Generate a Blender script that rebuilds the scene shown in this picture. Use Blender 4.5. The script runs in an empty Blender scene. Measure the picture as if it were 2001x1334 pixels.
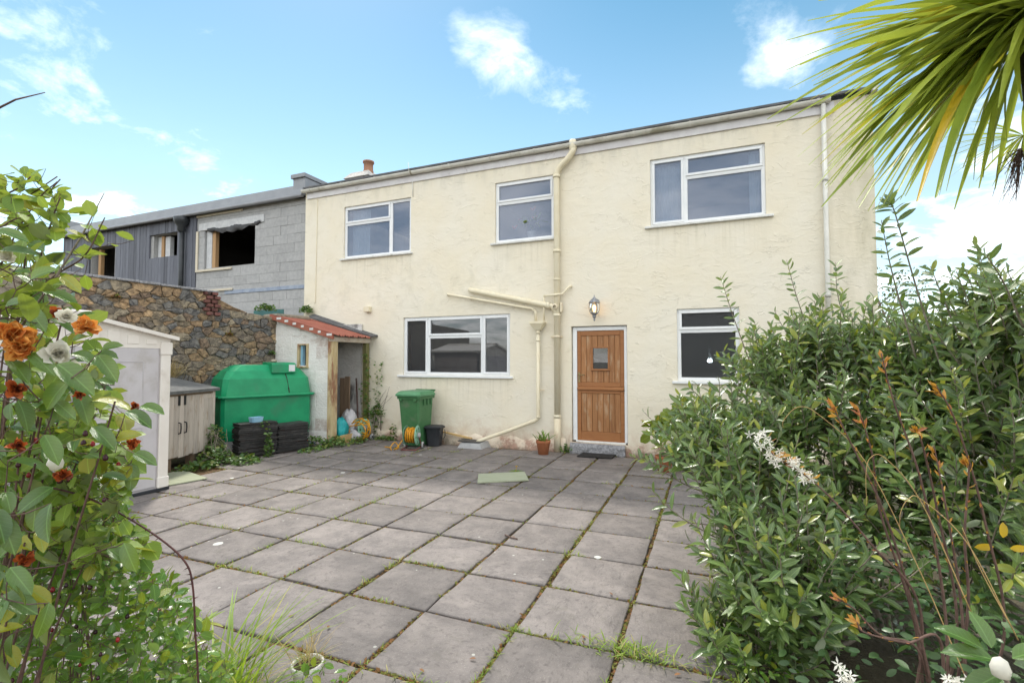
import bpy, bmesh, math
import numpy as np
from mathutils import Matrix, Vector
R = math.radians
rng = np.random.default_rng(7)

# ------------------------------------------------------------------ camera, sky, sun, exposure
sc = bpy.context.scene
FPX, YAW, PITCH, CD, CH = 954.2, .3936, .0390, 8.559, 1.629
cd = bpy.data.cameras.new('camera'); cam = bpy.data.objects.new('camera', cd)
sc.collection.objects.link(cam)
cd.sensor_width = 36; cd.lens = FPX / 2001 * 36; cd.clip_start = .03; cd.clip_end = 3000
cam.location = (0, -CD, CH); cam.rotation_euler = (math.pi/2 + PITCH, 0, YAW)
sc.camera = cam
SUN_AZ, SUN_EL = R(-45), R(54)          # azimuth clockwise from +Y
SUN = (math.sin(SUN_AZ)*math.cos(SUN_EL), math.cos(SUN_AZ)*math.cos(SUN_EL), math.sin(SUN_EL))
sl = bpy.data.lights.new('sun', 'SUN'); so = bpy.data.objects.new('sun', sl); sc.collection.objects.link(so)
sl.energy = 2.7; sl.angle = R(6); sl.color = (1, .94, .84)
so.rotation_euler = Vector(SUN).to_track_quat('Z', 'Y').to_euler()
so.location = (-10, 10, 20)
sc.view_settings.view_transform = 'Standard'; sc.view_settings.look = 'None'
sc.view_settings.exposure = .50; sc.view_settings.gamma = 1
sc.render.engine = 'CYCLES'
sc.cycles.max_bounces = 6; sc.cycles.diffuse_bounces = 3; sc.cycles.glossy_bounces = 3; sc.cycles.transmission_bounces = 4; sc.cycles.transparent_max_bounces = 8
sc.cycles.caustics_reflective = False; sc.cycles.caustics_refractive = False

# camera geometry of the photograph, used to measure where things stand
_C = np.array([0, -CD, CH])
def ray(px, py):
    u = (px-1000.5)/FPX; w = -(py-667)/FPX
    cp, sp, cy, sy = math.cos(PITCH), math.sin(PITCH), math.cos(YAW), math.sin(YAW)
    y = cp - sp*w; z = sp + cp*w
    return np.array([cy*u - sy*y, sy*u + cy*y, z])
def onz(px, py, z=0.): d = ray(px, py); return _C + (z-CH)/d[2]*d
def ony(px, py, y=0.): d = ray(px, py); return _C + (y+CD)/d[1]*d
def onx(px, py, x): d = ray(px, py); return _C + x/d[0]*d
def at(px, py, t): return _C + t*ray(px, py)
def FX(px, py=600): return float(ony(px, py)[0])

# ------------------------------------------------------------------ node helpers
class NT:
    def __init__(s, tree): s.t = tree; s.n = tree.nodes; s.l = tree.links
    def add(s, typ, **kw):
        n = s.n.new(typ)
        for k, v in kw.items():
            if k.startswith('i_'):
                key = k[2:]; key = int(key) if key.isdigit() else key.replace('_', ' ')
                sock = n.inputs[key]
                if hasattr(v, 'is_output') or hasattr(v, 'links'): s.l.new(v, sock)
                else: sock.default_value = v
            else: setattr(n, k, v)
        return n
    def math(s, op, a, b=0., c=None, clamp=False):
        n = s.add('ShaderNodeMath', operation=op, use_clamp=clamp)
        for i, v in enumerate((a, b, c)):
            if v is None: continue
            if hasattr(v, 'links'): s.l.new(v, n.inputs[i])
            else: n.inputs[i].default_value = v
        return n.outputs[0]
    def vmath(s, op, a, b=(0, 0, 0)):
        n = s.add('ShaderNodeVectorMath', operation=op)
        for i, v in enumerate((a, b)):
            if hasattr(v, 'links'): s.l.new(v, n.inputs[i])
            else: n.inputs[i].default_value = v
        return n
    def mix(s, f, a, b, blend='MIX'):
        n = s.add('ShaderNodeMix', data_type='RGBA', blend_type=blend)
        for i, v in ((0, f), (6, a), (7, b)):
            if hasattr(v, 'links'): s.l.new(v, n.inputs[i])
            else: n.inputs[i].default_value = (v if i == 0 else col4(v))
        return n.outputs[2]
    def noise(s, vec, scale, detail=5, rough=.55, dist=0., out=0):
        n = s.add('ShaderNodeTexNoise', i_Scale=scale, i_Detail=detail, i_Roughness=rough, i_Distortion=dist)
        if vec is not None: s.l.new(vec, n.inputs['Vector'])
        return n.outputs[out]
    def ramp(s, f, lo, hi):
        n = s.add('ShaderNodeMapRange', interpolation_type='SMOOTHSTEP'); n.clamp = True
        s.l.new(f, n.inputs[0]); n.inputs[1].default_value = lo; n.inputs[2].default_value = hi
        return n.outputs[0]
    def mapping(s, vec, scale=(1, 1, 1), rot=(0, 0, 0), loc=(0, 0, 0)):
        n = s.add('ShaderNodeMapping'); s.l.new(vec, n.inputs[0])
        n.inputs['Scale'].default_value = scale; n.inputs['Rotation'].default_value = rot; n.inputs['Location'].default_value = loc
        return n.outputs[0]
def col4(c): return tuple(c) if len(c) == 4 else tuple(c) + (1,)

# ------------------------------------------------------------------ world
w = bpy.data.worlds.new('World'); sc.world = w; w.use_nodes = True
t = NT(w.node_tree); t.n.clear()
tc = t.add('ShaderNodeTexCoord').outputs['Generated']
sky = t.add('ShaderNodeTexSky', sky_type='NISHITA', sun_disc=False, sun_elevation=SUN_EL, sun_rotation=SUN_AZ,
            air_density=1.0, dust_density=.3, ozone_density=2.0, altitude=0)
sp = t.add('ShaderNodeSeparateXYZ', i_0=tc)
z = t.math('MAXIMUM', sp.outputs[2], 0.)
den = t.math('ADD', z, .22)
pl = t.add('ShaderNodeCombineXYZ')
t.l.new(t.math('DIVIDE', sp.outputs[0], den), pl.inputs[0]); t.l.new(t.math('DIVIDE', sp.outputs[1], den), pl.inputs[1])
n1 = t.noise(pl.outputs[0], 1.5, 9, .56, .25)
n2 = t.noise(t.mapping(pl.outputs[0], (1, 1, 1), loc=(3.1, 7.7, 0)), .55, 3, .5)
nf = t.noise(pl.outputs[0], 4.6, 10, .62, .35)
# a blue gap in the broken cloud, with cumulus heaps in it, placed as directions in the sky
def spot(px, py, s, k):
    d = ray(px, py); d /= np.linalg.norm(d)
    dist = t.vmath('DISTANCE', tc, tuple(d)).outputs['Value']
    return t.math('MULTIPLY', t.math('EXPONENT', t.math('MULTIPLY', t.math('MULTIPLY', dist, dist), -1/(s*s))), k)
heap = spot(1050, 0, .72, -.34)
for a_ in ((1450, 250, .4, -.05), (250, 120, .4, -.12), (930, 95, .10, .165), (985, 130, .09, .13), (1060, 165, .10, .165), (1125, 195, .07, .14), (890, 75, .04, .09), (1010, 60, .03, .05), (1450, 110, .09, .11), (1540, 50, .12, .09),
          (1560, 140, .08, .09), (1250, 200, .03, .10), (1365, 75, .02, .08), (200, 110, .12, .05), (60, 60, .12, .05), (960, 285, .05, .07), (1800, 430, .2, .05), (120, 350, .28, .06), (520, 330, .22, .05), (700, 230, .12, .03)):
    heap = t.math('ADD', heap, spot(*a_))
base = t.math('ADD', t.math('MULTIPLY', n1, .42), t.math('ADD', t.math('MULTIPLY', n2, .20), t.math('MULTIPLY', nf, .48)))
dens = t.math('ADD', t.math('ADD', base, .17), heap)  # extra cloud cover added round the sky as fill light on the facade
cl = t.math('POWER', t.ramp(dens, .36, .84), 2.8)
haze = t.math('MULTIPLY', t.math('POWER', t.ramp(sp.outputs[2], .85, .0), 1.25), .25)
cl = t.math('MAXIMUM', cl, haze)
tint = t.add('ShaderNodeHueSaturation', i_Hue=.472, i_Saturation=1.32, i_Value=.90, i_Color=sky.outputs[0])
ccol = t.mix(t.ramp(dens, .5, .9), (15.6, 15.4, 15.0), (18.9, 18.4, 17.7))  # clouds made brighter than white to light the shaded front
colr = t.mix(cl, tint.outputs[0], ccol)
bg = t.add('ShaderNodeBackground', i_Color=colr, i_Strength=.12)
t.l.new(bg.outputs[0], t.add('ShaderNodeOutputWorld').inputs[0])

# ------------------------------------------------------------------ materials
MATS = {}
def newmat(name):
    m = bpy.data.materials.new(name); m.use_nodes = True
    t = NT(m.node_tree); t.n.clear()
    out = t.add('ShaderNodeOutputMaterial')
    MATS[name] = m
    return m, t, out
def P(t, out, color, rough=.6, metal=0., normal=None, spec=.5, coat=0., **kw):
    b = t.add('ShaderNodeBsdfPrincipled')
    for key, v in (('Base Color', color), ('Roughness', rough), ('Metallic', metal), ('Specular IOR Level', spec), ('Coat Weight', coat)):
        if hasattr(v, 'links'): t.l.new(v, b.inputs[key])
        else: b.inputs[key].default_value = col4(v) if key == 'Base Color' else v
    if normal is not None: t.l.new(normal, b.inputs['Normal'])
    if out is not None: t.l.new(b.outputs[0], out.inputs[0])
    return b
def coords(t, jitter=True):
    """object coordinates, shifted per object so that alike pieces do not repeat"""
    c = t.add('ShaderNodeTexCoord').outputs['Object']
    if not jitter: return c
    r = t.add('ShaderNodeObjectInfo').outputs['Random']
    s = t.vmath('SCALE', (13.1, 27.7, 41.3)); t.l.new(r, s.inputs['Scale'])
    return t.vmath('ADD', c, s.outputs[0]).outputs[0]
def simple(name, c1, c2, scale=8, rough=.6, bump=.3, bscale=60, stretch=(1, 1, 1), rnd=.15, metal=0, spec=.4, dirt=None, dirt_amt=.5, bdist=.01, jitter=True):
    m, t, out = newmat(name)
    v = t.mapping(coords(t, jitter), stretch)
    f = t.noise(v, scale, 6, .6)
    c = t.mix(t.ramp(f, .32, .68), c1, c2)
    if dirt:
        d = t.ramp(t.noise(v, scale*.45, 8, .65, .4), .68-.25*dirt_amt, .80-.2*dirt_amt)
        c = t.mix(t.math('MULTIPLY', d, .85), c, dirt)
    if rnd:
        r = t.add('ShaderNodeObjectInfo').outputs['Random']
        k = t.math('MULTIPLY_ADD', r, 2*rnd, 1-rnd)
        c = t.vmath('SCALE', c); t.l.new(k, c.inputs['Scale']); c = c.outputs[0]
    nb = None
    if bump:
        b = t.add('ShaderNodeBump', i_Strength=bump, i_Distance=bdist, i_Height=t.noise(v, bscale, 6, .6)); nb = b.outputs[0]
    P(t, out, c, rough, metal, nb, spec)
    return m

def render_mat():
    m, t, out = newmat('cream_render')
    c = coords(t, False)
    sp = t.add('ShaderNodeSeparateXYZ', i_0=c)
    big = t.noise(c, .9, 6, .6)
    col = t.mix(t.ramp(big, .3, .7), (.785, .715, .57), (.795, .745, .635))
    # grey green weathering in a band at first floor level and toward the right corner
    band = t.math('MULTIPLY', t.ramp(sp.outputs[2], 2.2, 3.1), t.ramp(sp.outputs[2], 4.1, 3.2))
    st = t.math('MULTIPLY', t.ramp(t.noise(c, 2.3, 9, .68, .5), .46, .72), t.math('MULTIPLY', band, t.ramp(sp.outputs[0], -2.6, -3.6)))
    col = t.mix(t.math('MULTIPLY', st, .36), col, (.46, .43, .33))
    rc = t.math('MULTIPLY', t.ramp(sp.outputs[0], 1.2, 2.3), t.ramp(t.noise(t.mapping(c, (2, 2, .5)), 1.6, 6, .6), .3, .65))
    col = t.mix(t.math('MULTIPLY', rc, .6), col, (.46, .43, .31))
    streak = t.ramp(t.noise(t.mapping(c, (7, 7, .35)), 2.2, 6, .65), .60, .82)
    col = t.mix(t.math('MULTIPLY', streak, .22), col, (.52, .47, .34))
    # runs below the sills and grey weathering under the gutter
    for x0_, x1_, zs in ((-7.7, -5.8, 3.85), (-4., -2.7, 3.86), (-1.05, .85, 3.88), (-6.1, -3.55, 1.29)):
        wn_ = t.math('MULTIPLY', t.math('MULTIPLY', t.ramp(sp.outputs[0], x0_-.03, x0_+.1), t.ramp(sp.outputs[0], x1_+.03, x1_-.1)), t.math('MULTIPLY', t.ramp(sp.outputs[2], zs-.75, zs), t.math('LESS_THAN', sp.outputs[2], zs)))
        run = t.ramp(t.noise(t.mapping(c, (9, 9, .5)), 1.6, 5, .6), .46, .7)
        col = t.mix(t.math('MULTIPLY', t.math('MULTIPLY', wn_, run), .26), col, (.42, .38, .27))
    tp = t.math('MULTIPLY', t.ramp(sp.outputs[2], 4.9, 5.5), t.ramp(t.noise(t.mapping(c, (3, 3, .8)), 1.5, 7, .65), .42, .68))
    col = t.mix(t.math('MULTIPLY', tp, .42), col, (.44, .42, .35))
    fine = t.ramp(t.noise(c, 14, 8, .7), .58, .8)
    col = t.mix(t.math('MULTIPLY', fine, .16), col, (.55, .50, .38))
    # bare and pinkish patches along the foot of the wall
    n = t.noise(c, 3.2, 8, .7, .3)
    low = t.math('ADD', t.math('MULTIPLY', sp.outputs[2], -1.5), t.math('MULTIPLY', n, 2.1))
    col = t.mix(t.math('MULTIPLY', t.ramp(low, .25, 1.0), .6), col, (.58, .44, .33))
    col = t.mix(t.math('MULTIPLY', t.ramp(low, .86, 1.12), .8), col, (.36, .20, .15))
    grime = t.math('ADD', t.math('MULTIPLY', sp.outputs[2], -2.6), t.math('MULTIPLY', t.noise(c, 9, 8, .7), 1.7))
    col = t.mix(t.math('MULTIPLY', t.ramp(grime, .55, 1.05), .65), col, (.13, .115, .085))
    # trowelled relief: short curved ridges
    wv = t.noise(c, 1.1, 2, .5, 0, 1)
    cc = t.vmath('ADD', c, t.vmath('MULTIPLY', wv, (.5, .5, .5)).outputs[0]).outputs[0]
    a = t.noise(t.mapping(cc, (1, 1, 2.2), (0, R(40), 0)), 2.3, 3, .5, .9)
    b_ = t.noise(t.mapping(cc, (1, 1, 2.6), (0, R(-35), 0)), 2.6, 3, .5, 1.0)
    ra = t.math('MULTIPLY', t.ramp(t.math('ABSOLUTE', t.math('SUBTRACT', a, .5)), .022, .0), t.ramp(t.noise(c, 3.1, 2, .5), .53, .62))
    rb_ = t.math('MULTIPLY', t.ramp(t.math('ABSOLUTE', t.math('SUBTRACT', b_, .52)), .018, .0), t.ramp(t.noise(t.mapping(c, loc=(5, 5, 5)), 3.3, 2, .5), .53, .62))
    step = t.math('MULTIPLY', t.math('ADD', t.ramp(a, .47, .53), t.ramp(b_, .49, .55)), .07)
    h = t.math('ADD', t.math('ADD', t.math('MULTIPLY', t.math('MAXIMUM', ra, rb_), .34), step), t.math('ADD', t.math('MULTIPLY', t.noise(c, 5.5, 6, .6), .75), t.math('MULTIPLY', t.noise(c, 45, 4, .6), .07)))
    bm = t.add('ShaderNodeBump', i_Strength=.62, i_Distance=.022, i_Height=h)
    P(t, out, col, .82, 0, bm.outputs[0], .25)
def slab_mat():
    m, t, out = newmat('slab_stone')
    c = coords(t)
    r = t.add('ShaderNodeObjectInfo').outputs['Random']
    f = t.noise(c, 3.5, 8, .65, .4)
    col = t.mix(t.ramp(f, .3, .72), (.155, .138, .132), (.27, .238, .222))
    col = t.mix(t.math('MULTIPLY', t.ramp(t.noise(c, 1.3, 4, .6), .52, .72), .5), col, (.30, .265, .243))
    rip = t.noise(t.mapping(c, (3.0, 6, 3), (0, 0, .35)), 2.4, 8, .66, 1.6)
    col = t.mix(t.math('MULTIPLY', t.ramp(rip, .54, .66), .42), col, (.10, .088, .086))
    col = t.mix(t.math('MULTIPLY', t.ramp(t.noise(c, 150, 3, .7), .58, .72), .65), col, (.46, .43, .40))
    col = t.mix(t.math('MULTIPLY', t.ramp(t.noise(c, 26, 5, .7), .52, .72), .6), col, (.085, .073, .072))
    col = t.mix(t.math('MULTIPLY', t.ramp(t.noise(c, 7, 8, .72, .6), .55, .75), .45), col, (.11, .105, .078))
    # pale round lichen spots
    vo = t.add('ShaderNodeTexVoronoi', i_Vector=c, i_Scale=2.7)
    vo.feature = 'F1'
    dn = t.math('ADD', vo.outputs['Distance'], t.math('MULTIPLY', t.noise(c, 25, 3, .6), .05))
    sel = t.add('ShaderNodeSeparateColor', i_0=vo.outputs['Color'])
    rad = t.math('MULTIPLY', t.math('MAXIMUM', t.math('SUBTRACT', sel.outputs[0], .60), 0.), .30)
    spot = t.math('LESS_THAN', dn, t.math('ADD', rad, .018))
    spot = t.math('MULTIPLY', spot, t.math('GREATER_THAN', sel.outputs[0], .62))
    col = t.mix(t.math('MULTIPLY', spot, .9), col, (.66, .66, .62))
    vs = t.add('ShaderNodeTexVoronoi', i_Vector=c, i_Scale=9)
    sp2 = t.math('MULTIPLY', t.math('LESS_THAN', vs.outputs['Distance'], .09), t.math('GREATER_THAN', t.add('ShaderNodeSeparateColor', i_0=vs.outputs['Color']).outputs[1], .86))
    col = t.mix(t.math('MULTIPLY', sp2, .7), col, (.55, .55, .5))
    k = t.math('MULTIPLY_ADD', r, .27, .78)
    s = t.vmath('SCALE', col); t.l.new(k, s.inputs['Scale'])
    h = t.math('ADD', t.math('MULTIPLY', rip, 1.0), t.math('ADD', t.math('MULTIPLY', t.noise(c, 30, 6, .65), .3), t.math('MULTIPLY', t.noise(c, 160, 3, .6), .10)))
    b = t.add('ShaderNodeBump', i_Strength=.7, i_Distance=.012, i_Height=h)
    P(t, out, s.outputs[0], .72, 0, b.outputs[0], .35)
def leafmat(name, c1, c2, c3=None, under=None, rough=.35, trans=.35, spec=.5, c3amt=.12, tcol=None, vein=False):
    m, t, out = newmat(name)
    geo = t.add('ShaderNodeNewGeometry')
    r = t.math('FRACT', t.math('ADD', geo.outputs['Random Per Island'], t.math('MULTIPLY', t.add('ShaderNodeObjectInfo').outputs['Random'], 7.31)))
    col = t.mix(r, c1, c2)
    if c3:
        col = t.mix(t.math('GREATER_THAN', t.math('FRACT', t.math('MULTIPLY', r, 17.3)), 1-c3amt), col, c3)
    oc = t.add('ShaderNodeTexCoord').outputs['Object']
    col = t.mix(t.math('MULTIPLY', t.ramp(t.noise(oc, 22, 4, .6), .45, .8), .3), col, tuple(x*.55 for x in c1))
    if vein:
        uv = t.add('ShaderNodeSeparateXYZ', i_0=t.add('ShaderNodeAttribute', attribute_name='leafuv').outputs['Vector'])
        ax = t.math('ABSOLUTE', uv.outputs[0])
        rib = t.ramp(ax, .022, .006)
        side = t.math('MULTIPLY', t.ramp(t.math('SINE', t.math('SUBTRACT', t.math('MULTIPLY', uv.outputs[1], 52.), t.math('MULTIPLY', ax, 60.))), .80, 1.), .35)
        col = t.mix(t.math('MULTIPLY', t.math('MAXIMUM', rib, side), .55), col, tuple(min(1, x*1.9+.03) for x in c2))
        blot = t.ramp(t.noise(oc, 9, 6, .7, .5), .60, .74)
        col = t.mix(t.math('MULTIPLY', blot, .45), col, (.20, .15, .03))
    top = col
    if under: col = t.mix(geo.outputs['Backfacing'], col, under)
    bm = t.add('ShaderNodeBump', i_Strength=.25, i_Distance=.004, i_Height=t.noise(oc, 90, 3, .5))
    b = P(t, None, col, rough, 0, bm.outputs[0], spec)
    tr = t.add('ShaderNodeBsdfTranslucent')
    tcn = t.mix(.6, top, tcol if tcol else (c2[0]*1.6, c2[1]*1.5, c2[2]*.5))
    t.l.new(tcn, tr.inputs[0])
    mx = t.add('ShaderNodeMixShader', i_0=trans)
    t.l.new(b.outputs[0], mx.inputs[1]); t.l.new(tr.outputs[0], mx.inputs[2]); t.l.new(mx.outputs[0], out.inputs[0])
def glassmat(name, refl=1.5, base=.05, rough=.0, tint=(.86, .9, .92), bump=0, painted_haze=None):
    m, t, out = newmat(name)
    lw = t.add('ShaderNodeFresnel', i_IOR=1.5)
    f = t.math('MULTIPLY_ADD', lw.outputs[0], refl, base, clamp=True)
    g = t.add('ShaderNodeBsdfGlossy', i_Roughness=rough, i_Color=(.93, .96, 1, 1))
    if bump:
        c = coords(t, False)
        v = t.add('ShaderNodeTexVoronoi', i_Vector=c, i_Scale=55)
        b = t.add('ShaderNodeBump', i_Strength=bump, i_Distance=.01, i_Height=v.outputs['Distance'])
        t.l.new(b.outputs[0], g.inputs['Normal'])
        tr = t.add('ShaderNodeBsdfRefraction', i_IOR=1.06, i_Roughness=.12, i_Color=col4(tint)); t.l.new(b.outputs[0], tr.inputs['Normal'])
    else: tr = t.add('ShaderNodeBsdfTransparent', i_Color=col4(tint))
    mx = t.add('ShaderNodeMixShader', i_0=f)
    t.l.new(tr.outputs[0], mx.inputs[1]); t.l.new(g.outputs[0], mx.inputs[2])
    if painted_haze:
        df = t.add('ShaderNodeBsdfDiffuse', i_Color=col4(painted_haze))
        m2 = t.add('ShaderNodeMixShader', i_0=(.27 if 'sky' in name else .06)); t.l.new(mx.outputs[0], m2.inputs[1]); t.l.new(df.outputs[0], m2.inputs[2]); mx = m2  # diffuse colour mixed in, painting a pale reflection and haze onto the pane
    t.l.new(mx.outputs[0], out.inputs[0])
def emit(name, c, s):
    m, t, out = newmat(name)
    t.l.new(t.add('ShaderNodeEmission', i_Color=col4(c), i_Strength=s).outputs[0], out.inputs[0])
def wood(name, c1, c2, c3, axis=2, scale=1., rnd=.18, rough=.65, wear=None):
    m, t, out = newmat(name)
    st = [14*scale]*3; st[axis] = .9*scale
    v = t.mapping(coords(t), tuple(st))
    f = t.noise(v, 2.2, 8, .65, .6)
    c = t.mix(t.ramp(f, .3, .6), c1, c2); c = t.mix(t.ramp(f, .56, .78), c, c3)
    if wear:
        wv = t.ramp(t.noise(t.mapping(coords(t), (5, 5, 1.6)), 1.8, 7, .65), .50, .70)
        c = t.mix(t.math('MULTIPLY', wv, .75), c, wear)
    k = t.math('MULTIPLY_ADD', t.add('ShaderNodeObjectInfo').outputs['Random'], 2*rnd, 1-rnd)
    s = t.vmath('SCALE', c); t.l.new(k, s.inputs['Scale'])
    b = t.add('ShaderNodeBump', i_Strength=.5, i_Distance=.006, i_Height=f)
    P(t, out, s.outputs[0], rough, 0, b.outputs[0], .35)

render_mat(); slab_mat()
simple('white_upvc', (.76, .78, .80), (.82, .83, .84), 5, .3, .05, rnd=.02)
simple('weathered_white', (.62, .62, .60), (.74, .74, .72), 9, .6, .3, 40, rnd=.04, dirt=(.26, .24, .19), dirt_amt=.5)
simple('cream_paint_pipe', (.74, .66, .48), (.78, .71, .54), 6, .5, .15, 50, rnd=.03)
simple('cream_pipe_rusty', (.70, .60, .43), (.74, .66, .50), 6, .6, .3, 50, rnd=.03, dirt=(.36, .19, .12), dirt_amt=.55)
simple('gutter_plastic', (.58, .57, .52), (.70, .69, .64), 3, .5, .2, 40, rnd=.03, dirt=(.27, .25, .17), dirt_amt=.6)
simple('fascia_paint', (.62, .60, .62), (.70, .69, .70), 4, .6, .3, 30, rnd=.03, dirt=(.20, .18, .15), dirt_amt=.3)
simple('roof_slate', (.06, .062, .07), (.11, .11, .115), 5, .6, .4, 30, dirt=(.13, .12, .07), dirt_amt=.3)
simple('granite', (.20, .20, .215), (.36, .36, .38), 30, .8, .9, 45, rnd=0, dirt=(.12, .115, .10), dirt_amt=.5, bdist=.02)
simple('plaster_dark', (.46, .43, .40), (.52, .49, .45), 3, .9, 0, rnd=0)
wood('door_oak', (.25, .105, .040), (.36, .17, .068), (.17, .068, .026), 2, 1.3, .10, .5, wear=(.46, .31, .19))
wood('door_rail', (.28, .110, .038), (.35, .15, .055), (.20, .075, .028), 0, 1.3, .06, .45)
simple('brass_old', (.36, .27, .12), (.25, .20, .12), 20, .4, .1, rnd=0, metal=.8)
simple('lamp_metal', (.16, .17, .19), (.38, .39, .42), 30, .42, .3, 60, rnd=0, metal=.5)
glassmat('window_glass', 1.3, .07, tint=(.80, .84, .88), painted_haze=(.42, .44, .5))
glassmat('sky_window_glass', 1.2, .04, tint=(.75, .8, .86), painted_haze=(.40, .51, .76))  # blue tint painted in for reflected sky in the upper panes
glassmat('obscure_glass', .9, .02, .05, (.45, .52, .52), 1.)
glassmat('lantern_glass', 1.0, .03, .0, (.95, .93, .88))
emit('lamp_glow', (1, .55, .16), 9); emit('bulb_white', (.9, .95, 1), 22)
leafmat('curtain_cloth', (.55, .62, .68), (.62, .70, .76), rough=.9, trans=.3)
simple('block_grey', (.35, .352, .358), (.42, .42, .42), 12, .9, .4, 70, rnd=.07, bdist=.012, dirt=(.46, .46, .455), dirt_amt=.2)
simple('mortar_grey', (.34, .34, .338), (.40, .40, .395), 20, .95, .6, 70, rnd=0)
wood('charred_cladding', (.085, .09, .112), (.13, .138, .168), (.055, .058, .074), 2, 1, .28, .6)
simple('grey_metal', (.24, .25, .27), (.28, .29, .31), 3, .45, .05, rnd=.03, metal=.2)
simple('dark_metal', (.03, .034, .038), (.045, .05, .055), 6, .4, .1, rnd=.03, metal=.2)
wood('batten_pale', (.60, .53, .42), (.68, .62, .5), (.5, .42, .3), 0, 1, .08)
wood('timber_orange', (.36, .21, .10), (.42, .26, .13), (.30, .17, .08), 2, 1, .08)
simple('black_membrane', (.018, .018, .022), (.03, .03, .035), 6, .35, .4, 12, rnd=0, bdist=.03)
simple('blue_membrane', (.22, .27, .37), (.33, .38, .46), 7, .5, .3, 20, rnd=0)
simple('lintel_concrete', (.50, .51, .53), (.60, .61, .62), 9, .8, .4, 60, rnd=.02)
simple('teal_board', (.02, .10, .10), (.03, .14, .13), 6, .5, 0, rnd=0)
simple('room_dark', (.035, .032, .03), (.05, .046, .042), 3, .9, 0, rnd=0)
simple('lime_mortar', (.24, .21, .165), (.34, .30, .235), 14, .95, 1, 40, rnd=0, bdist=.03, dirt=(.06, .06, .045), dirt_amt=.5)
def stone_mat():
    m, t, out = newmat('rubble_stone')
    c = coords(t); r = t.add('ShaderNodeObjectInfo').outputs['Random']
    cr = t.add('ShaderNodeValToRGB'); t.l.new(r, cr.inputs[0]); e = cr.color_ramp; e.interpolation = 'CONSTANT'
    cols = [(0, (.16, .14, .115)), (.16, (.21, .155, .10)), (.3, (.185, .155, .115)), (.42, (.215, .155, .10)), (.50, (.125, .125, .125)), (.64, (.205, .18, .14)), (.74, (.155, .118, .09)), (.84, (.115, .113, .112)), (.93, (.28, .205, .13))]
    while len(e.elements) < len(cols): e.elements.new(.5)
    for el, (p, q) in zip(e.elements, cols): el.position = p; el.color = col4(q)
    f = t.noise(c, 11, 8, .68, .4)
    dark = t.vmath('MULTIPLY', cr.outputs[0], (.70, .70, .72)).outputs[0]
    lite = t.vmath('MULTIPLY', cr.outputs[0], (1.95, 1.85, 1.70)).outputs[0]
    col = t.mix(t.ramp(f, .33, .68), dark, lite)
    col = t.mix(t.math('MULTIPLY', t.ramp(t.noise(c, 6, 7, .7), .60, .75), .5), col, (.30, .31, .27))
    col = t.mix(t.math('MULTIPLY', t.ramp(t.noise(c, 32, 4, .7), .62, .8), .6), col, (.03, .03, .025))
    b = t.add('ShaderNodeBump', i_Strength=.9, i_Distance=.022, i_Height=t.noise(c, 18, 8, .68))
    P(t, out, col, .88, 0, b.outputs[0], .25)
stone_mat()
simple('wall_brick', (.13, .055, .05), (.20, .085, .07), 14, .9, .8, 50, rnd=.25, dirt=(.06, .05, .05), dirt_amt=.5)
simple('whitewash', (.78, .755, .72), (.84, .825, .80), 3.2, .9, .8, 26, rnd=.06, dirt=(.46, .36, .31), dirt_amt=.55, bdist=.02)
simple('whitewash_inside', (.58, .56, .54), (.68, .665, .64), 4, .9, .7, 18, rnd=0, dirt=(.14, .13, .125), dirt_amt=.6, bdist=.03)
simple('red_roof_tin', (.29, .085, .055), (.36, .13, .085), 3, .7, .3, 40, rnd=0, dirt=(.17, .06, .04), dirt_amt=.5, jitter=False)
simple('white_flaking', (.66, .60, .52), (.60, .50, .40), 9, .8, .5, 30, rnd=0, dirt=(.30, .10, .06), dirt_amt=.6)
simple('flaking_post', (.50, .38, .20), (.60, .49, .30), 8, .8, .6, 30, rnd=.05, stretch=(2, 2, .6), dirt=(.24, .09, .05), dirt_amt=.85)
wood('green_old_post', (.14, .13, .05), (.2, .19, .08), (.08, .075, .03), 2, 1, .05)
simple('tank_green', (.006, .255, .11), (.012, .315, .135), 4, .42, .12, 120, rnd=.02, dirt=(.035, .22, .11), dirt_amt=.45)
simple('white_sticker', (.72, .75, .76), (.70, .73, .75), 4, .5, 0, rnd=0)
simple('black_crack', (.02, .02, .02), (.05, .03, .025), 30, .9, .4, 60, rnd=0)
wood('grey_fence_wood', (.42, .37, .33), (.54, .48, .42), (.30, .25, .215), 2, 1, .14, .8, wear=(.33, .24, .16))
simple('roof_felt', (.115, .12, .12), (.17, .172, .17), 10, .95, .7, 90, rnd=0, dirt=(.25, .255, .25), dirt_amt=.35)
simple('black_iron', (.012, .012, .013), (.025, .025, .026), 20, .5, .2, rnd=0)
simple('shed_panel', (.50, .475, .49), (.56, .535, .55), 2, .6, .12, 160, rnd=.02, dirt=(.40, .37, .34), dirt_amt=.5)
simple('shed_trim', (.75, .70, .64), (.80, .755, .70), 2, .55, .10, 160, rnd=.02, dirt=(.56, .50, .43), dirt_amt=.45)
simple('shed_side', (.30, .25, .23), (.34, .29, .265), 2, .6, .1, 120, rnd=.02)
simple('dark_plastic', (.02, .022, .027), (.032, .034, .04), 6, .45, .1, rnd=.05)
simple('slate_stack', (.022, .022, .024), (.05, .048, .046), 14, .6, .6, 50, rnd=.5, dirt=(.10, .09, .065), dirt_amt=.35)
simple('cone_orange', (.62, .07, .025), (.70, .10, .03), 8, .5, .1, rnd=0)
simple('cone_white', (.66, .68, .72), (.74, .76, .78), 8, .5, .1, rnd=0)
simple('cone_base', (.02, .06, .20), (.03, .08, .25), 8, .5, .1, rnd=0)
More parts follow.
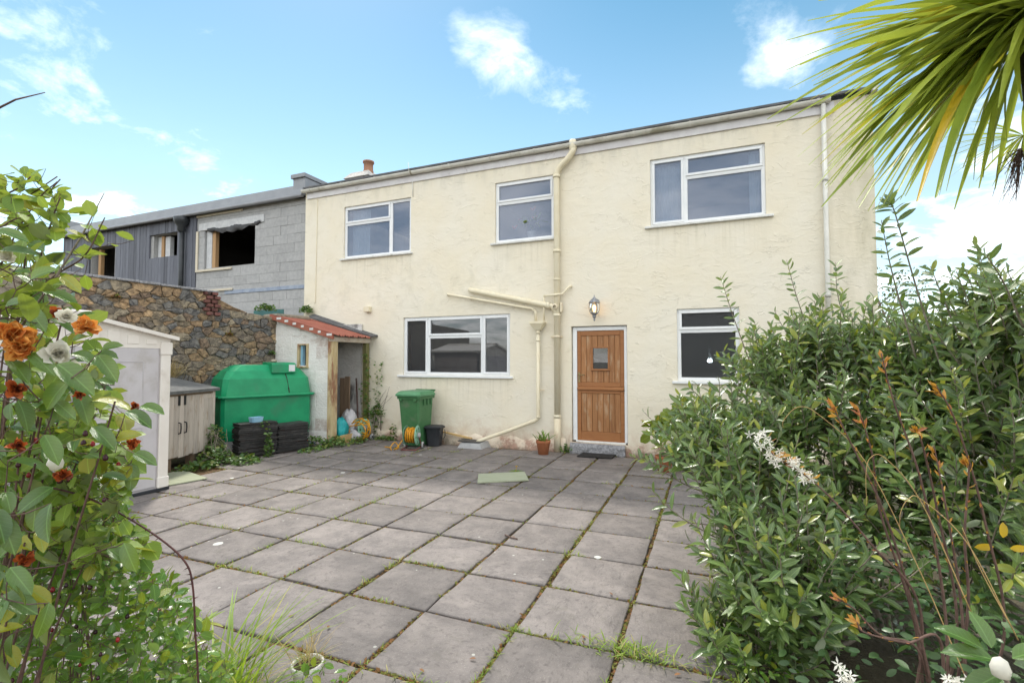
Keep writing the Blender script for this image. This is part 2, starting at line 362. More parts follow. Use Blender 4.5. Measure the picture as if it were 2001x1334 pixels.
simple('bin_green', (.05, .16, .062), (.065, .185, .075), 5, .45, .15, 160, rnd=.02, dirt=(.13, .18, .11), dirt_amt=.5)
simple('bin_lid_green', (.085, .25, .12), (.11, .29, .145), 5, .4, .1, 140, rnd=.02)
simple('reel_green', (.20, .42, .30), (.26, .50, .37), 8, .5, .1, rnd=.03, dirt=(.15, .30, .2), dirt_amt=.3)
simple('hose_yellow', (.62, .27, .012), (.70, .34, .02), 10, .4, .1, rnd=0)
simple('red_tube', (.13, .035, .03), (.18, .05, .04), 10, .45, .1, rnd=0)
simple('grey_plastic', (.36, .37, .37), (.46, .46, .46), 10, .5, .1, rnd=.05)
simple('pot_clay_old', (.30, .15, .09), (.36, .2, .13), 9, .9, .4, 40, rnd=0, dirt=(.2, .17, .13), dirt_amt=.4)
simple('terracotta', (.36, .125, .055), (.46, .18, .085), 9, .85, .3, 60, rnd=.08, dirt=(.42, .27, .17), dirt_amt=.3)
simple('pot_white', (.62, .60, .56), (.72, .70, .67), 8, .6, .1, rnd=0)
simple('soil', (.05, .035, .022), (.10, .07, .045), 22, .95, 1, 50, rnd=0, bdist=.03)
simple('earth', (.075, .062, .035), (.12, .10, .058), 9, .95, 1, 40, rnd=0, bdist=.04, dirt=(.07, .10, .025), dirt_amt=.5)
simple('joint_soil', (.10, .055, .028), (.17, .105, .05), 26, .95, 1, 60, rnd=0, bdist=.03, dirt=(.15, .19, .04), dirt_amt=.45)
simple('mat_rubber', (.012, .012, .012), (.03, .028, .027), 60, .8, 1, 150, rnd=0)
wood('mossy_board', (.30, .33, .22), (.38, .40, .29), (.22, .26, .14), 0, 1, .05, .9)
wood('yellow_timber', (.50, .33, .14), (.58, .40, .18), (.42, .26, .1), 0, 1, .05)
wood('brown_board', (.17, .115, .075), (.24, .17, .115), (.11, .075, .05), 2, 1, .1)
simple('tool_brown', (.05, .022, .018), (.075, .035, .028), 14, .5, .1, rnd=0)
simple('teal_bag', (.01, .30, .33), (.03, .42, .44), 7, .35, .8, 9, rnd=0, bdist=.05)
simple('white_bag', (.50, .49, .52), (.62, .61, .63), 7, .45, .8, 9, rnd=0, bdist=.05)
simple('blue_plastic', (.25, .48, .66), (.32, .55, .72), 8, .4, .1, rnd=0)
simple('pebble', (.28, .24, .19), (.38, .33, .26), 14, .8, .4, 40, rnd=.1)
simple('chimney_render', (.45, .43, .40), (.62, .60, .57), 9, .9, .8, 30, rnd=0, dirt=(.22, .2, .18), dirt_amt=.4)
simple('bark_grey', (.20, .165, .13), (.30, .255, .21), 30, .9, .5, 80, rnd=0)
simple('bark_red', (.09, .052, .042), (.16, .095, .075), 30, .7, .4, 80, rnd=0)
simple('bramble_cane', (.06, .022, .024), (.10, .035, .03), 30, .5, .3, 80, rnd=0)
simple('bark_dark', (.035, .026, .02), (.07, .05, .038), 18, .95, 1, 40, rnd=0, bdist=.03)
simple('straw', (.42, .27, .10), (.52, .36, .16), 30, .7, .2, 80, rnd=0)
simple('hip_red', (.30, .012, .012), (.16, .01, .018), 14, .25, 0, rnd=.3)
simple('hip_dark', (.025, .006, .014), (.05, .008, .016), 14, .25, 0, rnd=.3)
leafmat('olearia_leaf', (.045, .095, .030), (.17, .255, .070), (.36, .38, .06), under=(.36, .40, .28), rough=.33, trans=.30, spec=.85, c3amt=.07, vein=True)
leafmat('olearia_young', (.20, .26, .03), (.30, .33, .04), under=(.3, .33, .2), rough=.35, trans=.4)
leafmat('camellia_leaf', (.040, .105, .022), (.10, .20, .035), (.34, .33, .02), under=(.17, .23, .07), rough=.2, trans=.34, spec=.8, c3amt=.2, tcol=(.42, .50, .03), vein=True)
leafmat('bramble_leaf', (.14, .25, .035), (.26, .38, .045), (.30, .28, .03), under=(.24, .30, .18), rough=.45, trans=.45, c3amt=.12, tcol=(.40, .46, .04), vein=True)
leafmat('rose_leaf', (.06, .16, .028), (.17, .30, .04), (.26, .30, .03), under=(.16, .24, .10), rough=.26, trans=.38, spec=.6, c3amt=.15, tcol=(.30, .44, .03), vein=True)
leafmat('ivy_leaf', (.055, .125, .03), (.12, .215, .045), (.16, .20, .03), rough=.4, trans=.25, c3amt=.2)
leafmat('dark_ivy_leaf', (.055, .115, .04), (.09, .165, .055), rough=.35, trans=.2)
leafmat('pot_plant_leaf', (.13, .21, .03), (.24, .31, .045), (.42, .36, .04), under=(.2, .28, .08), rough=.4, trans=.4, c3amt=.2, vein=True)
leafmat('grass_blade', (.15, .27, .03), (.30, .42, .06), (.48, .42, .16), rough=.5, trans=.4, c3amt=.2)
leafmat('dry_blade', (.38, .29, .14), (.50, .40, .22), rough=.7, trans=.3)
leafmat('moss_tuft', (.15, .14, .035), (.21, .22, .045), (.23, .11, .04), rough=.9, trans=.2, c3amt=.5)
leafmat('strap_leaf', (.28, .38, .05), (.44, .52, .08), (.70, .46, .03), under=(.28, .34, .11), rough=.36, trans=.5, spec=.5, c3amt=.14, tcol=(.42, .46, .05))
leafmat('white_petal', (.80, .78, .70), (.84, .82, .76), rough=.6, trans=.35, tcol=(.8, .75, .55))
leafmat('orange_petal', (.80, .30, .05), (.85, .50, .16), (.55, .16, .03), rough=.7, trans=.45, c3amt=.2, tcol=(.7, .3, .05))
leafmat('rust_petal', (.42, .09, .025), (.62, .15, .03), (.16, .04, .02), rough=.7, trans=.25, c3amt=.3, tcol=(.5, .12, .02))
leafmat('bud_orange', (.50, .22, .04), (.58, .34, .08), (.42, .15, .10), rough=.5, trans=.3, c3amt=.3)
leafmat('tree_leaf', (.055, .085, .03), (.10, .14, .05), rough=.6, trans=.3)
leafmat('yellow_leaf', (.55, .36, .02), (.6, .42, .03), rough=.5, trans=.4)
leafmat('dead_leaf', (.16, .07, .03), (.25, .12, .05), rough=.8, trans=.1)
leafmat('red_flower', (.6, .10, .09), (.65, .2, .15), rough=.5, trans=.3)

# ------------------------------------------------------------------ object helpers
COL = sc.collection
ROOT = {}                       # object -> world position of its origin
def tag(o, label=None, cat=None, group=None, kind=None):
    for k, v in (('label', label), ('category', cat), ('group', group), ('kind', kind)):
        if v: o[k] = v
    return o
def thing(name, loc, label, cat, group=None):
    o = bpy.data.objects.new(name, None); COL.objects.link(o)
    o.empty_display_size = .1; o.location = loc; ROOT[o] = np.array(loc, float)
    return tag(o, label, cat, group)
def link(name, me, parent=None, origin=None):
    o = bpy.data.objects.new(name, me); COL.objects.link(o)
    if parent is not None:
        o.parent = parent
        po = ROOT[parent]
        if origin is None: ROOT[o] = po.copy()
        else: o.location = Vector(np.array(origin) - po); ROOT[o] = np.array(origin, float)
    else:
        if origin is not None: o.location = origin
        ROOT[o] = np.array(origin if origin is not None else (0, 0, 0), float)
    return o
def mesh_np(name, V, F, mat, smooth=False, luv=None):
    """V (n,3), F (m,k) uniform polygons"""
    V = np.asarray(V, np.float32); F = np.asarray(F, np.int32)
    me = bpy.data.meshes.new(name); k = F.shape[1]
    me.vertices.add(len(V)); me.vertices.foreach_set('co', V.ravel())
    me.loops.add(F.size); me.loops.foreach_set('vertex_index', F.ravel())
    me.polygons.add(len(F)); me.polygons.foreach_set('loop_start', np.arange(0, F.size, k, dtype=np.int32))
    me.update(calc_edges=True)
    if smooth: me.polygons.foreach_set('use_smooth', np.ones(len(F), bool))
    if luv is not None:
        a_ = me.attributes.new('leafuv', 'FLOAT2', 'POINT'); a_.data.foreach_set('vector', np.asarray(luv, np.float32).ravel())
    me.materials.append(MATS[mat])
    return me
class MB:
    """collects shapes in world coordinates and links them as one mesh object"""
    def __init__(s, M=None): s.v = []; s.f = []; s.M = M; s.sm = []
    def add(s, V, F, smooth=False):
        o = len(s.v)
        for p in V:
            p = Vector(p)
            s.v.append(tuple(s.M @ p) if s.M else tuple(p))
        for q in F: s.f.append(tuple(i+o for i in q)); s.sm.append(smooth)
        return s
    def box(s, x0, x1, y0, y1, z0, z1, bev=0.):
        if bev <= 0:
            V = [(x, y, z) for z in (z0, z1) for x, y in ((x0, y0), (x1, y0), (x1, y1), (x0, y1))]
            F = [(3, 2, 1, 0), (4, 5, 6, 7), (0, 1, 5, 4), (1, 2, 6, 5), (2, 3, 7, 6), (3, 0, 4, 7)]
            return s.add(V, F)
        b = min(bev, (x1-x0)*.45, (y1-y0)*.45, (z1-z0)*.45)
        X = (x0, x1); Y = (y0, y1); Z = (z0, z1); V = []; I = {}
        for i in (0, 1):
            for j in (0, 1):
                for k in (0, 1):
                    sx, sy, sz = (b if i == 0 else -b), (b if j == 0 else -b), (b if k == 0 else -b)
                    for a, p in enumerate(((X[i], Y[j]+sy, Z[k]+sz), (X[i]+sx, Y[j], Z[k]+sz), (X[i]+sx, Y[j]+sy, Z[k]))):
                        I[i, j, k, a] = len(V); V.append(p)
        F = []
        for k in (0, 1):
            F.append([I[i, j, k, 2] for i, j in ((0, 0), (1, 0), (1, 1), (0, 1))][::(1 if k else -1)])
            F.append([I[i, k, j, 1] for i, j in ((0, 0), (1, 0), (1, 1), (0, 1))][::(-1 if k else 1)])
            F.append([I[k, i, j, 0] for i, j in ((0, 0), (1, 0), (1, 1), (0, 1))][::(1 if k else -1)])
        for i in (0, 1):
            for j in (0, 1):
                F.append((I[i, j, 0, 0], I[i, j, 1, 0], I[i, j, 1, 1], I[i, j, 0, 1]))
                F.append((I[i, 0, j, 0], I[i, 1, j, 0], I[i, 1, j, 2], I[i, 0, j, 2]))
                F.append((I[0, i, j, 1], I[1, i, j, 1], I[1, i, j, 2], I[0, i, j, 2]))
                for k in (0, 1): F.append((I[i, j, k, 0], I[i, j, k, 1], I[i, j, k, 2]))
        return s.add(V, F)
    def hexa(s, P8): # bottom 4, top 4 (ccw)
        return s.add(P8, [(3, 2, 1, 0), (4, 5, 6, 7), (0, 1, 5, 4), (1, 2, 6, 5), (2, 3, 7, 6), (3, 0, 4, 7)])
    def tube(s, pts, r, n=10, caps=True, smooth=True):
        pts = [Vector(p) for p in pts]; m = len(pts)
        rr = list(r) if hasattr(r, '__len__') else [r]*m
        V = []; F = []; ref = None
        for i, p in enumerate(pts):
            d = (pts[min(i+1, m-1)] - pts[max(i-1, 0)]).normalized()
            if ref is None: ref = Vector((0, 0, 1)) if abs(d.z) < .9 else Vector((1, 0, 0))
            a = d.cross(ref)
            if a.length < 1e-4: a = d.cross(Vector((.3, .8, .5)))
            a.normalize(); b = a.cross(d).normalized(); ref = b
            for k in range(n):
                th = 2*math.pi*k/n
                V.append(p + (a*math.cos(th) + b*math.sin(th))*rr[i])
        for i in range(m-1):
            for k in range(n):
                F.append((i*n+k, i*n+(k+1) % n, (i+1)*n+(k+1) % n, (i+1)*n+k))
        s.add(V, F, smooth)
        if caps:
            o = len(s.v)-len(V)
            s.f.append(tuple(o+k for k in reversed(range(n)))); s.sm.append(False)
            s.f.append(tuple(o+(m-1)*n+k for k in range(n))); s.sm.append(False)
        return s
    def lathe(s, prof, c=(0, 0, 0), axis='z', n=24, smooth=True, closed=False):
        V = []; F = []; m = len(prof)
        for r, h in prof:
            for k in range(n):
                th = 2*math.pi*k/n; a, b = r*math.cos(th), r*math.sin(th)
                p = {'z': (a, b, h), 'x': (h, a, b), 'y': (b, h, a)}[axis]
                V.append((c[0]+p[0], c[1]+p[1], c[2]+p[2]))
        for i in range(m-1):
            for k in range(n):
                F.append((i*n+k, i*n+(k+1) % n, (i+1)*n+(k+1) % n, (i+1)*n+k))
        s.add(V, F, smooth); return s
    def prism(s, poly, y0, y1, axis='y'):
        """poly of 2d points extruded along axis"""
        n = len(poly)
        mk = {'y': lambda a, b, h: (a, h, b), 'x': lambda a, b, h: (h, a, b), 'z': lambda a, b, h: (a, b, h)}[axis]
        V = [mk(a, b, y0) for a, b in poly] + [mk(a, b, y1) for a, b in poly]
        F = [tuple(range(n)), tuple(reversed(range(n, 2*n)))] + [(i, i+n, (i+1) % n+n, (i+1) % n) for i in range(n)]
        return s.add(V, F)
    def build(s, name, mat, parent=None, origin=None, fix=True):
        if origin is None and parent is None: origin = (0, 0, 0)
        o0 = np.array(origin, float) if origin is not None else ROOT[parent]
        me = bpy.data.meshes.new(name)
        me.from_pydata([tuple(np.array(p)-o0) for p in s.v], [], s.f)
        me.polygons.foreach_set('use_smooth', np.array(s.sm, bool))
        if fix:
            bm = bmesh.new(); bm.from_mesh(me); bmesh.ops.recalc_face_normals(bm, faces=bm.faces); bm.to_mesh(me); bm.free()
        me.materials.append(MATS[mat]); me.update()
        return link(name, me, parent, origin)
def struct(o, kind='structure'): o['kind'] = kind; return o
def arc(c, r, a0, a1, n, ax=0):
    """points of an arc in the XZ plane"""
    return [(c[0]+r*math.cos(a0+(a1-a0)*i/n), c[1], c[2]+r*math.sin(a0+(a1-a0)*i/n)) for i in range(n+1)]
def smooth_path(pts, n=8):
    """Catmull-Rom"""
    P_ = [np.array(p, float) for p in pts]; P_ = [2*P_[0]-P_[1]] + P_ + [2*P_[-1]-P_[-2]]
    out = []
    for i in range(1, len(P_)-2):
        for k in range(n):
            u = k/n; a, b, c, d = P_[i-1:i+3]
            out.append(.5*((2*b)+(c-a)*u+(2*a-5*b+4*c-d)*u*u+(3*b-a-3*c+d)*u**3))
    out.append(P_[-2]); return out

# ---- foliage
def leaf_t(width=.3, nseg=4, fold=.15, droop=.18, peak=.45, wave=0.):
    V = []; F = []
    for i in range(nseg+1):
        u = i/nseg
        wd = width*.5*(max(u, .0)**(.55 if peak < .5 else .8))*((1-u)**(.55 if peak >= .4 else .8))*2.0
        wd = max(wd, min(.012, width*.06) if i in (0, nseg) else min(.02, width*.15))
        zc = -droop*u*u
        k = wave*math.sin(u*9)
        V += [(-wd, u, zc+fold*wd+k), (0, u, zc), (wd, u, zc+fold*wd-k)]
    for i in range(nseg):
        a = i*3
        F += [(a, a+1, a+4, a+3), (a+1, a+2, a+5, a+4)]
    return np.array(V), np.array(F)
def norm(a): return a/np.maximum(np.linalg.norm(a, axis=-1, keepdims=True), 1e-9)
def frames(D, U):
    Y = norm(D); X = norm(np.cross(Y, U)); Z = np.cross(X, Y)
    return np.stack([X, Y, Z], -1)                 # columns
def place(tmpl, pos, D, U, S):
    V, F = tmpl; M = frames(D, U)*S[:, None, None]
    W = np.einsum('nij,kj->nki', M, V) + pos[:, None, :]
    FF = F[None] + (np.arange(len(pos))*len(V))[:, None, None]
    return W.reshape(-1, 3), FF.reshape(-1, F.shape[1])
def pxsize(pos, S):
    v = pos-_C; cy, sy = math.cos(YAW), math.sin(YAW)
    x = cy*v[:, 0]+sy*v[:, 1]; y = -sy*v[:, 0]+cy*v[:, 1]; z = v[:, 2]
    cp, sp = math.cos(PITCH), math.sin(PITCH)
    y2 = np.maximum(cp*y+sp*z, .01); z2 = -sp*y+cp*z
    inside = (np.abs(x/y2) < 1.07) & (np.abs(z2/y2) < .72)
    return np.where(inside, S/y2, S/y2*.001)
def foliage(parent, tmpl, pos, D, U, S, mat, n_parts=0, name='leaf', mass='foliage', smooth=True):
    pos = np.asarray(pos, float); D = np.asarray(D, float); U = np.asarray(U, float); S = np.asarray(S, float)
    o0 = ROOT[parent]
    idx = np.argsort(-pxsize(pos, S)); big = idx[:n_parts]; rest = idx[n_parts:]
    if n_parts:
        me = mesh_np(name, tmpl[0], tmpl[1], mat, smooth, tmpl[0][:, :2]); M = frames(D[big], U[big])*S[big][:, None, None]
        for i, j in enumerate(big):
            o = bpy.data.objects.new(name, me); COL.objects.link(o); o.parent = parent
            m = np.eye(4); m[:3, :3] = M[i]; m[:3, 3] = pos[j]-o0
            o.matrix_basis = Matrix(m.tolist())
    if len(rest):
        V, F = place(tmpl, pos[rest]-o0, D[rest], U[rest], S[rest])
        o = link(mass, mesh_np(mass, V, F, mat, smooth, np.tile(tmpl[0][:, :2], (len(rest), 1))), parent); o['kind'] = 'stuff'
    return
def rdir(n): return norm(rng.normal(size=(n, 3)))
def shoots(base, d0, L, nleaf, leafS, ang=55, curve=.35, up=(0, 0, 1), steps=8, jit=.25, start=.12):
    """curved shoots with spirally set leaves; returns stem polylines and leaf pos, dir, up, size"""
    stems = []; LP = []; LD = []; LU = []; LS = []
    for b, d, l in zip(base, d0, L):
        p = np.array(b, float); d = norm(d); pts = [p.copy()]; ds = [d]
        bend = curve*rng.uniform(.3, 1.2)
        for i in range(steps):
            d = norm(d + np.array(up)*bend/steps + rng.normal(size=3)*.05)
            p = p + d*l/steps; pts.append(p.copy()); ds.append(d)
        stems.append(pts)
        n = max(3, int(nleaf*rng.uniform(.8, 1.2))); ph = rng.uniform(0, 6.28)
        for k in range(n):
            u = start+(1-start)*(k+.5)/n; x = u*steps; i = min(int(x), steps-1); f = x-i
            q = pts[i]*(1-f)+pts[i+1]*f; dd = norm(ds[i]*(1-f)+ds[i+1]*f)
            a = norm(np.cross(dd, (0.31, .2, .93))); b2 = np.cross(dd, a)
            th = ph+k*2.4; rad = a*math.cos(th)+b2*math.sin(th)
            an = R(ang*rng.uniform(.75, 1.2))*(1-.45*max(0, (u-.75)/.25))
            ld = dd*math.cos(an)+rad*math.sin(an)
            LP.append(q); LD.append(ld+rng.normal(size=3)*jit*.4); LU.append(dd*.7+np.array((0, -.25, .3))-rad*.2+rng.normal(size=3)*jit*1.9)
            LS.append(leafS*rng.uniform(.7, 1.15)*(1-.35*max(0, (u-.8)/.2)))
    return stems, np.array(LP), np.array(LD), np.array(LU), np.array(LS)
def stems_mesh(parent, stems, r0, r1, mat, name='stem', n=5):
    mb = MB()
    for pts in stems:
        m = len(pts); mb.tube(pts, [r0+(r1-r0)*i/(m-1) for i in range(m)], n, caps=False)
    o = mb.build(name, mat, parent, fix=False)
    if len(stems) > 1: o['kind'] = 'stuff'
    return o

# ================================================================== ground and patio
GA, GX, GY, GS = .0111, -.5423, -4.5075, .6235        # slab grid: angle, origin, pitch
ca, sa = math.cos(GA), math.sin(GA)
def grid(c, r): a = c*GS; b = -r*GS; return np.array([GX+ca*a-sa*b, GY+sa*a+ca*b])
g = MB(); g.add([(-400, -400, -.06), (400, -400, -.06), (400, 400, -.06), (-400, 400, -.06)], [(0, 1, 2, 3)])
ground = struct(g.build('ground', 'earth'))
g = MB(); p = [grid(-11.6, 7), grid(1.05, 7), grid(1.05, -7.18), grid(-11.6, -7.18)]
g.add([(q[0], q[1], -.022) for q in p], [(0, 1, 2, 3)])
patio = struct(g.build('patio', 'joint_soil'))
def slab_mesh(k):
    r = np.random.default_rng(100+k); h = GS/2-.0135
    ring = []
    for cx, cy in ((-1, -1), (1, -1), (1, 1), (-1, 1)):
        nx, ny = {(-1, -1): (1, -1), (1, -1): (1, 1), (1, 1): (-1, 1), (-1, 1): (-1, -1)}[cx, cy]
        for u in (0, .33, .66):
            x = cx+(nx-cx)*u; y = cy+(ny-cy)*u
            ring.append((x*h+r.normal()*.0035, y*h+r.normal()*.0035))
    n = 12; V = []
    V += [(x, y, -.05) for x, y in ring]
    V += [(x, y, -.008) for x, y in ring]
    V += [(x*.972, y*.972, r.normal()*.0012) for x, y in ring]
    V += [(x*.6, y*.6, .002+r.normal()*.0015) for x, y in ring]
    V.append((0, 0, .002))
    F = []
    for a in range(3):
        for i in range(n): F.append((a*n+i, a*n+(i+1) % n, (a+1)*n+(i+1) % n, (a+1)*n+i))
    for i in range(n): F.append((3*n+i, 3*n+(i+1) % n, 4*n))
    me = bpy.data.meshes.new('paving_slab'); me.from_pydata(V, [], F); me.materials.append(MATS['slab_stone'])
    me.polygons.foreach_set('use_smooth', np.array([i >= 12 for i in range(len(F))], bool)); me.update()
    return me
slabs = [slab_mesh(k) for k in range(8)]
for c in range(-11, 1):
    for r in range(-7, 6):
        if c == -11 and r > -3: continue
        q = (grid(c, r)+grid(c+1, r+1))/2
        o = bpy.data.objects.new('paving_slab', slabs[rng.integers(8)]); COL.objects.link(o); o.parent = patio
        o.location = (q[0]+rng.normal()*.003, q[1]+rng.normal()*.003, rng.normal()*.0035)
        o.rotation_euler = (rng.normal()*.004, rng.normal()*.004, GA+rng.integers(4)*math.pi/2+rng.normal()*.004)

# ================================================================== house
house = thing('house', (0, 0, 0), 'cream rendered two storey house with white windows and stable door', 'house')
HX0, HX1, HZ = -8.77, 2.2, 5.56
WIN = dict(kit=(-6.02, -3.595, 1.333, 2.525), ul=(-7.63, -5.85, 3.893, 5.062), um=(-3.91, -2.715, 3.898, 5.083),
           ur=(-.985, .782, 3.918, 5.076), gr=(-.577, .37, 1.292, 2.486))
DOOR = (-2.395, -1.40, .17, 2.245)
def wall_sheet(mb, xs, zs, holes, y, depth, flip=1):
    X = sorted(set(xs+[h[0] for h in holes]+[h[1] for h in holes])); Z = sorted(set(zs+[h[2] for h in holes]+[h[3] for h in holes]))
    for i in range(len(X)-1):
        for j in range(len(Z)-1):
            mx, mz = (X[i]+X[i+1])/2, (Z[j]+Z[j+1])/2
            if any(h[0] < mx < h[1] and h[2] < mz < h[3] for h in holes): continue
            mb.add([(X[i], y, Z[j]), (X[i+1], y, Z[j]), (X[i+1], y, Z[j+1]), (X[i], y, Z[j+1])], [(0, 1, 2, 3)])
    for x0, x1, z0, z1 in holes:
        mb.add([(x0, y, z0), (x1, y, z0), (x1, y, z1), (x0, y, z1), (x0, y+depth, z0), (x1, y+depth, z0), (x1, y+depth, z1), (x0, y+depth, z1)],
               [(0, 4, 5, 1), (1, 5, 6, 2), (2, 6, 7, 3), (3, 7, 4, 0)])
m = MB()
holes = list(WIN.values())+[DOOR]
wall_sheet(m, [HX0, HX1], [-.1, HZ], holes, 0, .16)
m.add([(HX1, 0, -.1), (HX1, 7, -.1), (HX1, 7, HZ), (HX1, 0, HZ)], [(0, 1, 2, 3)])
m.add([(HX0, 0, -.1), (HX0, 7, -.1), (HX0, 7, HZ), (HX0, 0, HZ)], [(3, 2, 1, 0)])
m.add([(HX0, 7, -.1), (HX1, 7, -.1), (HX1, 7, HZ), (HX0, 7, HZ)], [(3, 2, 1, 0)])
m.build('wall', 'cream_render', house, fix=False)
m = MB()                                               # inner faces: back wall, floors, partitions
m.box(HX0+.1, HX1-.1, 4.2, 4.3, 0, 5.5); m.box(HX0+.1, HX1-.1, .17, 4.2, 2.72, 2.9); m.box(HX0+.1, HX1-.1, .17, 4.2, 5.4, 5.5)
m.box(HX0+.1, HX1-.1, .17, 4.2, -.05, .1)
for x in (-3.2, -1.2, .9): m.box(x, x+.1, .17, 4.2, .1, 2.72)
for x in (-4.8, -2.2): m.box(x, x+.1, .17, 4.2, 2.9, 5.4)
m.build('interior_wall', 'plaster_dark', house)
# plinth bulge along the foot
r2 = np.random.default_rng(5); xs = np.linspace(-6.7, -2.5, 40); m = MB(); V = []
for x in xs:
    h = .16+r2.uniform(-.05, .06); d = .045+r2.uniform(-.012, .015)
    V += [(x, -d-.02, -.04), (x, -d, h*.6), (x, -d*.5, h), (x, .01, h+.03)]
m.add(V, [(4*i+k, 4*i+4+k, 4*i+5+k, 4*i+1+k) for i in range(len(xs)-1) for k in range(3)], True)
m.build('plinth', 'cream_render', house)
# roof, chimney
roof = MB()
roof.hexa([(HX0, -.10, 5.60), (HX1+.03, -.10, 5.60), (HX1+.03, 4.4, 6.5), (HX0, 4.4, 6.5), (HX0, -.10, 5.635), (HX1+.03, -.10, 5.635), (HX1+.03, 4.4, 6.54), (HX0, 4.4, 6.54)])
roof.hexa([(HX0, 4.4, 6.5), (HX1+.03, 4.4, 6.5), (HX1+.03, 7.1, 5.6), (HX0, 7.1, 5.6), (HX0, 4.4, 6.54), (HX1+.03, 4.4, 6.54), (HX1+.03, 7.1, 5.635), (HX0, 7.1, 5.635)])
roof = roof.build('roof', 'roof_slate', house)
m = MB(); q = ony(708, 348, 3.0); cx, cz = q[0], q[2]
m.box(cx-.42, cx+.42, 2.75, 3.35, 5.9, cz-.06, .02)
m.hexa([(cx-.46, 2.7, cz-.06), (cx+.46, 2.7, cz-.06), (cx+.46, 3.4, cz-.06), (cx-.46, 3.4, cz-.06), (cx-.3, 2.85, cz+.14), (cx+.34, 2.85, cz+.14), (cx+.34, 3.2, cz+.14), (cx-.3, 3.2, cz+.14)])
m.build('chimney', 'chimney_render', roof)
m = MB(); px = ony(720, 330, 3.0)[0]
m.lathe([(.15, cz+.08), (.15, cz+.18), (.135, cz+.2), (.135, cz+.4), (.165, cz+.41), (.165, cz+.46), (.12, cz+.46), (.11, cz+.3)], (px, 3.0, 0), n=16); m.build('chimney_pot', 'pot_clay_old', roof)
m = MB(); m.box(HX1-.02, HX1+.05, -.12, 4.4, 5.56, 5.66); m.build('verge_board', 'weathered_white', roof)
# fascia and gutter
m = MB(); m.box(HX0+.06, 1.72, -.028, -.002, 5.37, 5.535, .004); m.build('fascia', 'fascia_paint', house)
m = MB(); prof = [(-.055-.055*math.cos(a)-.03, 5.565-.062*math.sin(a)) for a in np.linspace(0, math.pi, 9)]
inn = [(-.055-.047*math.cos(a)-.03, 5.565-.052*math.sin(a)) for a in np.linspace(math.pi, 0, 9)]
m.prism(prof+inn, HX0-.02, 1.66, 'x')
gut = m.build('gutter', 'gutter_plastic', house)
for i, x in enumerate(np.linspace(HX0+.25, 1.5, 12)):
    m = MB(); pr2 = [(-.085-.064*math.cos(a), 5.567-.070*math.sin(a)) for a in np.linspace(0, math.pi, 9)]
    pr1 = [(-.085-.056*math.cos(a), 5.567-.063*math.sin(a)) for a in np.linspace(math.pi, 0, 9)]
    m.prism(pr2+pr1, x-.018, x+.018, 'x'); m.build('gutter_bracket', 'gutter_plastic', gut)

# windows
def window(name, box, layout, sill, glass='window_glass', rec=.035, mat='white_upvc', sillmat=None):
    """layout: columns of (x0,x1,[(z0,z1,kind)]) in fractions; kind 'o' opener, 'f' fixed"""
    x0, x1, z0, z1 = box; W, H = x1-x0, z1-z0; y = rec; fw = .045
    f = MB()
    f.box(x0, x1, y, y+.06, z0, z0+fw, .004); f.box(x0, x1, y, y+.06, z1-fw, z1, .004)
    f.box(x0, x0+fw, y+.001, y+.061, z0+fw, z1-fw, .004); f.box(x1-fw, x1, y+.001, y+.061, z0+fw, z1-fw, .004)
    root = f.build('window', mat, house)
    for ci, (a, b, rows) in enumerate(layout):
        xa, xb = x0+W*a, x0+W*b
        if ci: mm = MB(); mm.box(xa-.028, xa+.028, y+.002, y+.06, z0+fw, z1-fw, .004); mm.build('mullion', mat, root)
        for ri, (c, d, kind) in enumerate(rows):
            za, zb = z0+H*c, z0+H*d
            if ri: mm = MB(); mm.box(xa+.03, xb-.03, y+.003, y+.06, za-.026, za+.026, .004); mm.build('transom', mat, root)
            ia, ib = xa+(fw if a == 0 else .028), xb-(fw if b == 1 else .028)
            ja, jb = za+(fw if c == 0 else .026), zb-(fw if d == 1 else .026)
            if kind == 'o':
                k = .042; ya = y-.014; ia -= .012; ib += .012; ja -= .012; jb += .012
                s = MB(); s.box(ia, ib, ya, ya+.05, ja, ja+k, .005); s.box(ia, ib, ya, ya+.05, jb-k, jb, .005)
                s.box(ia, ia+k, ya+.001, ya+.05, ja+k, jb-k, .005); s.box(ib-k, ib, ya+.001, ya+.05, ja+k, jb-k, .005)
                s.build('sash', mat, root); ia += k; ib -= k; ja += k; jb -= k; yp = ya+.03
            else:
                s = MB(); k = .014; yb = y+.006
                s.box(ia, ib, yb, yb+.03, ja, ja+k); s.box(ia, ib, yb, yb+.03, jb-k, jb); s.box(ia, ia+k, yb+.001, yb+.03, ja+k, jb-k); s.box(ib-k, ib, yb+.001, yb+.03, ja+k, jb-k)
                s.build('glazing_bead', mat, root); ia += k; ib -= k; ja += k; jb -= k; yp = y+.028
            p = MB(); p.add([(ia, yp, ja), (ib, yp, ja), (ib, yp, jb), (ia, yp, jb)], [(0, 1, 2, 3)])
            p.build('pane', glass, root, fix=False)
    s = MB(); a, b, th = sill; s.box(x0-a, x1+b, -.055, y+.04, z0-th, z0-.002, .006); s.build('sill', sillmat or mat, root)
    return root
kx = lambda p: (FX(p, 670)+6.02)/(6.02-3.595)
window('k', WIN['kit'], [(0, kx(835), [(0, 1, 'o')]), (kx(835), kx(942), [(0, .66, 'f'), (.66, 1, 'o')]), (kx(942), 1, [(0, 1, 'o')])], (.11, .065, .045))
u = (FX(762, 450)+7.63)/1.78
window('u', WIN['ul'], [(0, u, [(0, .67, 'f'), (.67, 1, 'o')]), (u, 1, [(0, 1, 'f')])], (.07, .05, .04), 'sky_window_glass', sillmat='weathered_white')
window('u', WIN['um'], [(0, 1, [(0, .66, 'f'), (.66, 1, 'o')])], (.08, .02, .04), 'sky_window_glass', sillmat='weathered_white')
